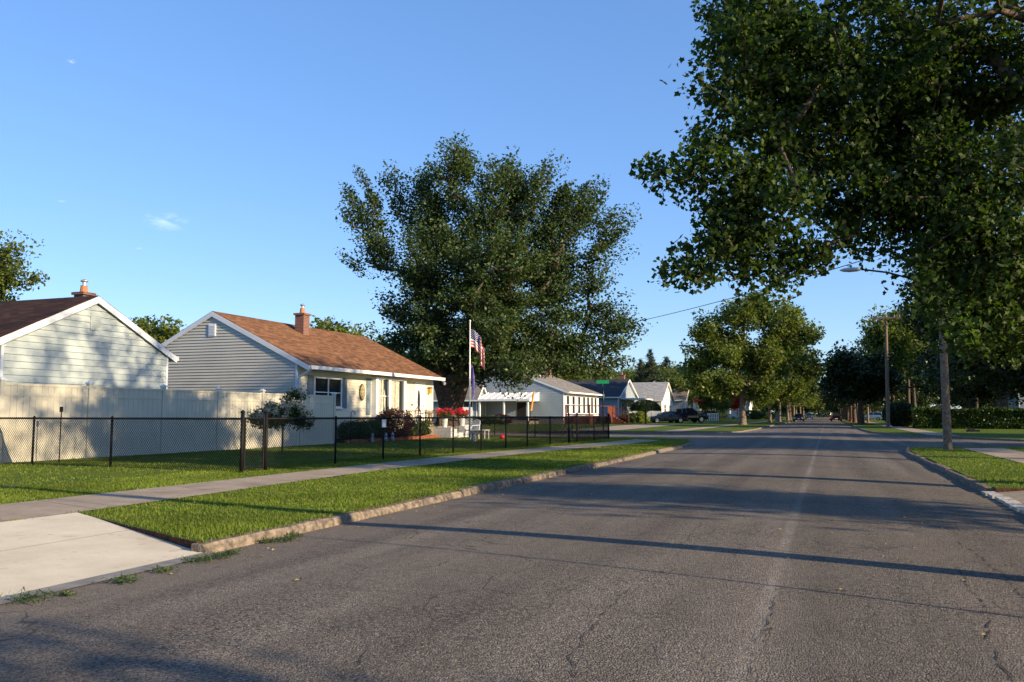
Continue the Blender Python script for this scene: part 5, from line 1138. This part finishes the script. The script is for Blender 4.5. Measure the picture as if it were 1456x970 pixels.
# the near maple overhanging the road; its trunk stands on the right verge outside the view
base = (4.3, 16.3, .1)
ft = thing('maple_tree', 'near maple whose leafy branches hang over the road from the upper right', 'tree', base)
LF = []
for px, py, Z, r, rz in ((972, 238, 14, .42, .32), (940, 232, 14, .2, .14), (1048, 60, 14, .6, .8), (1045, 150, 14, .55, .9), (1045, 230, 14, .65, .7), (1045, 305, 14, .65, .55), (1000, 350, 14, .33, .28), (1070, 350, 14.5, .9, .6), (1090, 270, 14, .9, .9), (1090, 170, 15, 1.0, 1.1), (1090, 60, 15, 1.1, 1.2), (1135, 345, 14, .7, .45), (1165, 355, 14, .45, .3),
        (1180, 250, 15, 1.0, 1.0), (1190, 140, 15, 1.3, 1.2), (1180, 40, 15, 1.3, 1.2), (1100, 0, 15, .9, .8), (1268, 285, 15, .85, .7), (1238, 325, 15, .5, .3), (1312, 385, 14, .5, .45), (1290, 200, 15.5, 1.4, 1.3), (1300, 80, 16, 1.6, 1.4), (1350, 320, 15, 1.2, 1.2), (1378, 440, 14.5, .8, .6), (1395, 470, 14, .5, .35), (1410, 400, 15, 1.3, 1.2), (1400, 220, 16, 1.6, 1.5), (1400, 100, 15, 1.6, 1.3), (1450, 480, 15, .7, .55), (1440, 300, 14, 1.3, 1.2), (1010, 385, 13.8, .25, .18), (975, 388, 13.8, .2, .13), (1100, 400, 14, .35, .25)):
    LF.append(lobe(px, py, Z, r, rz, r*1.3, base))
LFX = [((-.5, -4.3, 9), (2.6, 2.2, 2.2)), ((2, -4.5, 10.8), (2.8, 2.6, 2.2)), ((1, 5, 10), (3, 2.8, 2.4)), ((0, 0, 9), (4.0, 3.5, 2.6)), ((0, 0, 11.5), (3.6, 3.4, 2.3)), ((3.5, -1, 7.5), (3.2, 3.5, 2.8)), ((3.0, 2.5, 7.0), (3, 3, 2.6)), ((0, -3.2, 7.5), (2.6, 2.2, 2.2)), ((-1, 3.2, 8.5), (3, 2.4, 2.3)), ((4.5, -3.2, 4.6), (1.6, 1.2, .8))]
make_tree(ft, [(0, 0, 0), (.02, 0, 1.2), (-.05, .05, 2.4), (-.1, 0, 3.4), (-.25, -.1, 4.4), (-.3, -.1, 5.6), (-.4, 0, 6.6), (-.5, 0, 7.4)], LF, 640, 122, .098, M['leaf_fg'], M['bark'], 21, .28, tmpl=MAPLE, csize=.215, elong=1.35, tip=.008, up=.1, shell=.35, out_up=.0, pen=.0)
rng_keep = list(ft.children)
make_tree(ft, [(-.25, -.1, 4.4), (-.2, 0, 7), (0, 0, 9.5), (.1, .1, 11)], LFX+[((0, 0, 13.3), (4.3, 3.8, 2.0)), ((1, -4.2, 12.3), (3, 2.4, 1.9)), ((1, 4.5, 12.3), (3, 2.6, 1.9)), ((4.5, -.5, 10.5), (2.6, 3.5, 2.2)), ((-1, 0, 11), (3.2, 3.5, 1.5)), ((.5, -6.3, 9.5), (2.2, 1.5, 2.0))], 400, 48, .13, M['leaf_fg'], M['bark'], 22, .2, csize=.34, elong=1.2, tip=.012, flare=1)
# generic kinds, copied along the street
def kind(label, cat, loc, h, rad, n, seed, lm, bm, name='street_tree', lpc=110, ls=.3, clear=.28, tr=.3, csize=.6, group=None, elong=1.4):
    root = thing(name, label, cat, loc, group=group); r_ = random.Random(seed); lob = []; cz = h*(clear+(1-clear)*.5)
    for k in range(12):
        a = r_.uniform(0, 2*math.pi); q = r_.uniform(.15, .62)*rad; z = r_.uniform(clear*h+.16*h, h*.86); s = rad*r_.uniform(.32, .5)*(1.1-.35*abs(z-cz)/h)
        lob.append(((q*math.cos(a), q*math.sin(a), z), (s, s, s*.8)))
    lob.append(((0, 0, cz), (rad*.6, rad*.6, h*.25)))
    return make_tree(root, [(0, 0, 0), (0, .05, clear*h*.6), (.05, 0, clear*h), (.1, .05, clear*h*1.35)], lob, n, lpc, ls, M[lm], M[bm], seed, tr, csize=csize, elong=elong, tip=.03)
GL = 'maples lining the left verge'; GR = 'trees lining the right verge'; GB = 'trees standing behind the houses'
# the broad maple at the corner of the side street
base = (-9.3, 102, .12); ct = thing('street_tree', 'broad sunlit maple on the left verge just past the side street', 'tree', base); LC = []
for px, py, r, rz in ((1010, 470, 2.0, 1.9), (1060, 450, 2.8, 1.8), (1110, 455, 2.4, 1.9), (1140, 480, 1.8, 1.6), (1150, 520, 1.6, 1.6), (995, 510, 1.8, 1.6), (1000, 545, 1.6, 1.2), (1040, 500, 2.8, 2.3), (1090, 505, 2.8, 2.3), (1030, 550, 2.2, 1.4), (1085, 555, 2.4, 1.4), (1125, 550, 1.8, 1.2), (975, 520, .9, .9), (1070, 430, 1.7, 1.1)):
    LC.append(lobe(px, py, 99, r, rz, r*1.3, base))
make_tree(ct, [(0, 0, 0), (0, 0, 1.5), (.05, 0, 3.0), (0, .1, 4.2)], LC, 330, 120, .34, M['leaf_mid'], M['bark_light'], 31, .42, csize=.5, elong=1.3, tip=.03)
k1 = kind('slender-trunked maple beside the blue bin on the left verge', 'tree', (-8.2, 134, .1), 12, 5.2, 110, 41, 'leaf_mid', 'bark_light', group=GL, lpc=150, ls=.4, csize=.65, tr=.26)
k2 = kind('maple turning yellow and orange on the left verge', 'tree', (-7.6, 150, .1), 10.5, 3.6, 90, 42, 'leaf_yellow', 'bark_light', group=GL, lpc=140, ls=.36, csize=.55, tr=.24)
k3 = kind('dark crowned tree nearest the crossarm pole on the right verge', 'tree', (3.9, 112, .1), 9.5, 4.6, 110, 43, 'leaf_dark', 'bark', group=GR, lpc=150, ls=.42, csize=.6, tr=.3, clear=.3)
k4 = kind('tall upswept tree behind the crossarm pole', 'tree', (8.5, 128, .1), 15.5, 4.6, 120, 44, 'leaf_mid', 'bark', name='tall_tree', group=GR, lpc=150, ls=.42, csize=.65, tr=.3, elong=1.8, clear=.35)
def dl(label, src, loc, rz, s, g): return dup(src, loc, rz, label, g, s)
for i, (x, y, s, src) in enumerate(((-8.3, 168, 1.0, k1), (-7.8, 186, 1.1, k1), (-8.4, 205, 1.05, k1), (-8, 226, 1.15, k1), (-8.2, 250, 1.1, k1), (-8, 280, 1.2, k1), (-8, 315, 1.25, k1))):
    dl('maple on the left verge, '+('second', 'third', 'fourth', 'fifth', 'sixth', 'seventh', 'eighth')[i]+' after the broad sunlit one', src, (x, y, .1), 1.1+i*1.7, s, GL)
for i, (x, y, s) in enumerate(((4.1, 124, 1.0), (3.8, 138, 1.05), (4.2, 152, 1.0), (4.0, 168, 1.1), (3.9, 188, 1.1), (4.1, 210, 1.15), (4, 236, 1.2), (4, 265, 1.2), (4, 300, 1.3))):
    dl('dark tree on the right verge, '+('second', 'third', 'fourth', 'fifth', 'sixth', 'seventh', 'eighth', 'ninth', 'tenth')[i]+' from the side street', k3, (x, y, .1), .7+i*1.3, s, GR)
dl('tall upswept tree across the street gap, left of the far poles', k4, (-1.5-6.5, 200, .1), 2.2, 1.35, GB)
for i, (x, y, s, rz) in enumerate(((11.5, 140, 1.05, 1), (14, 160, 1.1, 3), (12, 190, 1.2, 5), (22, 150, .95, 2))): dl('tall upswept tree '+('close behind the hedge end', 'second behind the right verge', 'third behind the right verge', 'farthest right behind the hedge')[i], k4, (x, y, .1), rz, s, GR)
for i in range(7): dl('distant tree closing the end of the street, '+('leftmost', 'second from left', 'third from left', 'middle', 'third from right', 'second from right', 'rightmost')[i], k1 if i % 2 else k3, (-22+i*6.5, 400+12*(i % 3), -1.8), i*1.1, 1.5, 'trees closing the end of the street')
for i in range(16):
    x, y, _ = P(560+i*38, 270+18*(i % 3)); dl('distant tree of the far left belt, '+('first', 'second', 'third', 'fourth', 'fifth', 'sixth', 'seventh', 'eighth', 'ninth', 'tenth', 'eleventh', 'twelfth', 'thirteenth', 'fourteenth', 'fifteenth', 'sixteenth')[i]+' from the left', k1 if i % 2 else k3, (x, y, .1), i*1.3, 1.45, 'far trees behind the left houses')
for i in range(12):
    x, y, _ = P(1235+i*27, 215+15*(i % 3)); dl('distant tree of the far right belt, '+('first', 'second', 'third', 'fourth', 'fifth', 'sixth', 'seventh', 'eighth', 'ninth', 'tenth', 'eleventh', 'twelfth')[i]+' from the street', k3, (x, y, .1), i*1.3, 1.25, 'far trees behind the right houses')
rng = np.random.default_rng(77); n = 70000; PX = rng.uniform(480, 1560, n); ZZ = rng.uniform(430, 520, n); HH = rng.random(n)**.7*(9+4*np.sin(PX*.05)+2.5*np.sin(PX*.17))
cc = (PX-728)/F_PX*ZZ; pts = np.stack([-math.sin(YAW)*ZZ+math.cos(YAW)*cc, math.cos(YAW)*ZZ+math.sin(YAW)*cc, HH-.5], 1)
dw = leaves('distant_wood', pts, 1.5, M['leaf_dark'], None, rng); tag(dw, 'dark band of far woodland on the horizon behind all houses', 'wood', kind='stuff')
# right side, dark trees behind the hedge
kd = kind('big dark tree behind the left part of the hedge', 'tree', (14, 82, .1), 13.5, 6.2, 170, 51, 'leaf_dark', 'bark', name='shade_tree', group='dark trees behind the hedge', lpc=160, ls=.32, csize=.7, tr=.4, clear=.15)
for i, (x, y, s, rz) in enumerate(((19, 84, 1.05, 2.0), (24, 120, 1.2, 4.0), (19, 116, 1.1, 5.2), (15, 106, 1.1, 1))): dl('big dark tree behind the hedge, '+('second', 'third', 'fourth', 'fifth')[i]+' from its left end', kd, (x, y, .1), rz, s, 'dark trees behind the hedge')
kt = kind('high-crowned shade tree on the right, just outside the view by the second driveway', 'tree', (30, 30, .1), 16, 5.5, 150, 55, 'leaf_dark', 'bark', name='shade_tree', lpc=150, ls=.3, csize=.7, tr=.3, clear=.45)
# trees outside the view to the right that shade the street
for i, (x, y, s, rz) in enumerate(((13.5, 24.0, 1.0, 1.0), (11.5, -2.3, .78, 2.0), (17, 39, .95, 3.0), (27, 50, 1.1, 0.5))): dl('shade tree on the right-hand gardens outside the view, '+('nearest the corner', 'behind the camera', 'by the side street', 'farthest')[i], kt if i < 2 else kd, (x, y, .1), rz, s, 'shade trees right of the view')
ks = kind('slim young tree beside the second driveway on the right, outside the view', 'tree', (13.5, 9.8, .1), 8.6, 2.1, 46, 56, 'leaf_dark', 'bark', name='young_tree', group='young trees right of the view', lpc=110, ls=.2, csize=.42, tr=.12, clear=.36, elong=1.2)
dl('slim young tree outside the view, beside the camera', ks, (10.5, -.9, .1), 4.0, 1.05, 'young trees right of the view')
# hedge
hg = thing('hedge', 'long clipped dark hedge beyond the side street at right', 'hedge', (9, 79, .1)); rng = np.random.default_rng(8)
n = 60000; X = rng.uniform(0, 26, n); side = rng.random(n); Y = np.where(side < .6, rng.normal(0, .06, n), rng.uniform(0, 1.2, n)); Z = np.where(side < .6, rng.uniform(0, 1.6, n), 1.6+rng.normal(0, .05, n))
bumpy = np.array([noise.noise((x*.9, z*1.4, 0)) for x, z in zip(X, Z)])*.16; pts = np.stack([X-2.3, Y-bumpy, Z*(1+.05*np.sin(X*1.3))], 1); leaves('foliage', pts, .15, M['leaf_bush'], hg, rng)
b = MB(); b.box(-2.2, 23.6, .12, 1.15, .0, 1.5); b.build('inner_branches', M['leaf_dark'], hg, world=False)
dh = thing('dark_bush', 'dense dark bush between the crossarm pole and the hedge', 'bush', P(1278, 84, .1)); rng = np.random.default_rng(9)
d = rng.normal(size=(12000, 3)); d /= np.linalg.norm(d, axis=1)[:, None]; p = d*np.array([1.7, 1.5, 1.3])*(rng.random((12000, 1))**.3); p[:, 2] += 1.2; leaves('foliage', p[p[:, 2] > 0], .17, M['leaf_dark'], dh, rng)
b = MB(); b.tube((0, 0, -.1), (.1, 0, 1.5), .12, .05); b.build('stem', M['bark'], dh, world=False)
# behind the houses on the left
kb = kind('mid-green tree behind the grey roof of the blue-grey house', 'tree', (-38, 122, .3), 13, 6.5, 150, 61, 'leaf_mid', 'bark', name='garden_tree', group=GB, lpc=150, ls=.4, csize=.75, tr=.35, clear=.15)
i = 0
for px, Z, s in ((690, 120, .9), (735, 135, 1.0), (805, 128, .85), (850, 150, .8), (885, 190, .8), (940, 185, 1.05), (985, 190, 1.0), (1020, 230, 1.2), (1060, 260, 1.2), (960, 240, 1.2), (700, 170, 1.2), (640, 150, 1.0), (590, 150, 1.0), (780, 175, 1.1)):
    x, y, _ = P(px, Z); i += 1; dl('mid-green background tree number '.replace('number ', '')+('behind the awning porch', 'behind the ridge of the blue-grey house', 'behind the dark chimney', 'above the near-black roof', 'in the gap left of the conifers', 'behind the light grey roof', 'behind the white gables', 'left of the broad maple', 'behind the broad maple', 'far behind the conifers', 'far behind the big maple', 'seen between the maple limbs', 'just right of the orange-brown roof', 'far beyond the dark chimney')[i-1], kb, (x, y, .3), i*2.1, s, GB)
x, y, _ = P(962, 150); dl('rounded background tree just right of the dark conifers', kb, (x, y, .3), 3.3, .8, GB)
x, y, _ = P(998, 172); dl('rounded background tree above the parasol', kb, (x, y, .3), .3, .86, GB)
x, y, _ = P(888, 175); dl('rounded background tree just left of the dark conifers', kb, (x, y, .3), 5.3, .62, GB)
x, y, _ = P(1018, 150); dl('small garden tree before the far white house, right of the railing', k1, (x, y, .2), 5.3, .5, GB)
x, y, _ = P(488, 95); dl('treetop showing above the orange-brown roof right of its chimney', kb, (x, y, .1), 1.0, .98, GB)
x, y, _ = P(212, 62); dl('treetop showing between the two near roofs', kb, (x, y, .1), 2.5, .68, GB)
x, y, _ = P(120, 90); 
# pale spreading tree at the far left
base = P(-30, 42, .1); lt = thing('garden_tree', 'pale green tree behind the dark brown roof at the left edge', 'tree', base, group=GB)
make_tree(lt, [(0, 0, 0), (0, 0, 1.5), (0, .1, 3), (0, 0, 4.5)], [lobe(-10, 370, 42, 1.1, 1.2, None, base), lobe(15, 395, 42, 1.0, .8, None, base), lobe(35, 395, 42, .45, .3, None, base), lobe(-30, 400, 42, 1.6, 1.4, None, base), lobe(10, 355, 42, .5, .4, None, base), lobe(-70, 380, 42, 1.8, 1.8, None, base)], 70, 130, .17, M['leaf_mid'], M['bark'], 71, .22, csize=.3, tip=.015)
# conifers
def spruce(label, loc, h, r, seed, group='dark conifers behind the grey roofs'):
    root = thing('spruce_tree', label, 'conifer', loc, group=group); rng = np.random.default_rng(seed); pts = []
    b = MB(); b.tube((0, 0, -.2), (0, 0, h), .22, .02, 8); br_ = MB()
    for k in range(int(h*9)):
        t = (k+.5)/(h*9); z = h*(.08+.9*t); rr = r*(1-t)**.85*rng.uniform(.7, 1.1)+.12; a = rng.uniform(0, 2*math.pi); e = np.array([math.cos(a)*rr, math.sin(a)*rr, -.22*rr])
        b.tube((0, 0, z), tuple(np.array([0, 0, z])+e), .03, .008, 4, False); m_ = int(40*rr+12); s = rng.random(m_)**.7; p = np.array([0, 0, z])+e*s[:, None]+rng.normal(size=(m_, 3))*np.array([.22, .22, .13]); pts.append(p)
    b.build('trunk', M['bark'], root, world=False); leaves('crown', np.concatenate(pts), .34, M['leaf_spruce'], root, rng, NEEDLE, .2); return root
s1 = spruce('dark spruce behind the light grey roof, tallest of the pair', P(925, 165, .3), 14, 4.4, 81)
dup(s1, P(911, 168, .3), 1.2, 'slimmer dark spruce just left of the tallest one', None, (.8, .8, .88)); dup(s1, P(948, 172, .3), 2.4, 'dark spruce right of the tallest one', None, (1.2, 1.2, .93))
# small trees and shrubs in the north-west yards
us = thing('umbrella_shrub', 'dark round-topped clipped small tree on the lawn left of the black sedan', 'tree', onnw(917, 92)); rng = np.random.default_rng(12)
d = rng.normal(size=(9000, 3)); d /= np.linalg.norm(d, axis=1)[:, None]; d[:, 2] = np.abs(d[:, 2])*1.0-.12; p = d*np.array([1.75, 1.75, 1.25])*(.7+.3*rng.random((9000, 1))); p[:, 2] += 1.55; leaves('crown', p, .13, M['leaf_dark'], us, rng)
b = MB(); b.tube((0, 0, -.1), (.05, 0, 1.8), .11, .08, 8)
for a in range(6): b.tube((.05, 0, 1.2), (1.1*math.cos(a), 1.1*math.sin(a), 1.9), .05, .02, 5)
b.build('trunk', M['bark'], us, world=False)
shrub('lime_shrub', 'yellow-green shrub low behind the round-topped small tree', 'shrub', onnw(911, 97), (.7, .8, .75), 2500, .14, 'leaf_lime', 13)
shrub('lime_shrub', 'low yellow-green shrub at the tail of the black sedan', 'shrub', onnw(915, 99), (.7, .7, .45), 2000, .12, 'leaf_lime', 15)
shrub('flowering_shrub', 'low shrub with white flowers beside the deck steps', 'shrub', onnw(899, 97), (.9, .9, .6), 2500, .12, 'leaf_bush', 14, bloom='bloom_white', nb=25)
shrub('dark_shrub', 'low dark shrub right of the deck steps', 'shrub', onnw(889, 99), (.9, .9, .5), 2500, .12, 'leaf_dark', 16)
shrub('flower_border', 'border of yellow and white flowers before the awning porch', 'flowers', P(696, 80, .33), (1.8, .5, .42), 3500, .12, 'leaf_bush', 17, bloom='bloom_yellow', nb=50)
shrub('flower_border', 'reddish plants right of the yellow flowers by the awning porch', 'flowers', P(713, 80, .33), (1.2, .5, .5), 2500, .12, 'leaf_purple', 18)
shrub('garden_bush', 'bright green bush behind the big forked trunk', 'bush', P(657, 95, .3), (3.0, 2, 2.0), 6000, .2, 'leaf_lime', 19)
b = MB(); x, y, z = onnw(899, 96); 
rt_ = kind('small tree with vivid red leaves behind the broad maple trunk', 'tree', onnw(1047, 190), 6.2, 2.6, 40, 91, 'leaf_red', 'bark', name='red_maple', lpc=140, ls=.32, csize=.5, tr=.12, clear=.2)
for i, (px, Z, s) in enumerate(((1068, 185, 1.3), (1074, 190, 1.0), (1092, 200, 1.2), (1010, 150, 1.0), (995, 155, .9), (1022, 175, 1.2))):
    shrub('garden_bush', 'garden bush in the far left yards '+('right of the broad trunk', 'with the reddish border', 'between the slender trunks', 'below the white railing', 'in front of the parasol terrace', 'left of the red-leaved tree')[i], 'bush', onnw(px, Z), (1.5*s, 1.5*s, .8*s), 2500, .2, 'leaf_bush', 100+i)
# white fence behind big trunk
b = MB(); x0, y0, _ = P(655, 72); x1, y1, _ = P(672, 72)
for k in range(11): t = k/11; b.box(x0+(x1-x0)*t, x0+(x1-x0)*(t+.085), y0+(y1-y0)*t-.02, y0+(y1-y0)*t+.02, .1, 1.9)
tag(b.build('board_fence', M['white']), 'short white board fence glimpsed right of the big forked trunk', 'fence')
# weeds in the gutter, fallen leaves
def weed(px, py, r, label, seed):
    x, y = gp(px, py, .02); root = thing('gutter_weed', label, 'weed', (x, y, .01), group='weeds growing along the kerb'); rng = np.random.default_rng(seed); n = int(260*r/.1)
    p = rng.normal(size=(n, 3))*np.array([r*.9, r*.9, r*.22]); p[:, 2] = np.abs(p[:, 2])+.01; T = (np.array([[-.5, -.08, 0], [.5, 0, .12], [-.5, .08, 0]]), np.array([[0, 1, 2]])); leaves('foliage', p, .05, M['leaf_bush'], root, rng, T, .6)
for i, (px, py, r, lb) in enumerate(((45, 852, .085, 'largest weed at the concrete lip, leftmost of all'), (175, 826, .06, 'flat weed halfway along the concrete lip'), (232, 811, .05, 'small weed at the lip near the kerb end'), (95, 845, .03, 'tiny weed right of the leftmost one'), (282, 797, .07, 'weed before the first kerb stone'), (310, 792, .07, 'weed along the first kerb stone'), (380, 770, .05, 'upright weed against the kerb below the verge'), (405, 768, .06, 'weed just right of the upright one'), (418, 762, .05, 'last small weed along the kerb'), (330, 786, .04, 'small weed between the kerb end and the upright weed'))):
    weed(px, py, r, lb, 200+i)
b = MB(); r_ = random.Random(9)
for k in range(170):
    if k < 60: x, y = r_.uniform(-5.1, -4.6), r_.uniform(5, 24)
    elif k < 130: x, y = r_.uniform(.4, 2.2)**1.0, r_.uniform(5, 30)
    else: x, y = r_.uniform(-5, 2.2), r_.uniform(5, 22)
    s = r_.uniform(.012, .03); a = r_.uniform(0, 6.28); z = camber(x)+.006; c_, s_ = math.cos(a)*s, math.sin(a)*s
    b.add([(x-c_, y-s_, z), (x+s_*.6, y-c_*.6, z+.008), (x+c_, y+s_, z+.002), (x-s_*.6, y+c_*.6, z+.012)], [(0, 1, 2, 3)])
for k in range(60):
    x, y = r_.uniform(-8, -5.6), r_.uniform(7, 25); s = r_.uniform(.012, .028); z = .15
    b.add([(x-s, y, z), (x, y-s*.7, z+.01), (x+s, y, z), (x, y+s*.7, z+.012)], [(0, 1, 2, 3)])
tag(b.build('fallen_leaves', leaf_mat('dry_leaf', (.20, .13, .05), (.42, .32, .12), .2)), 'scattered dry yellow leaves on road and verge', 'leaves', kind='stuff')
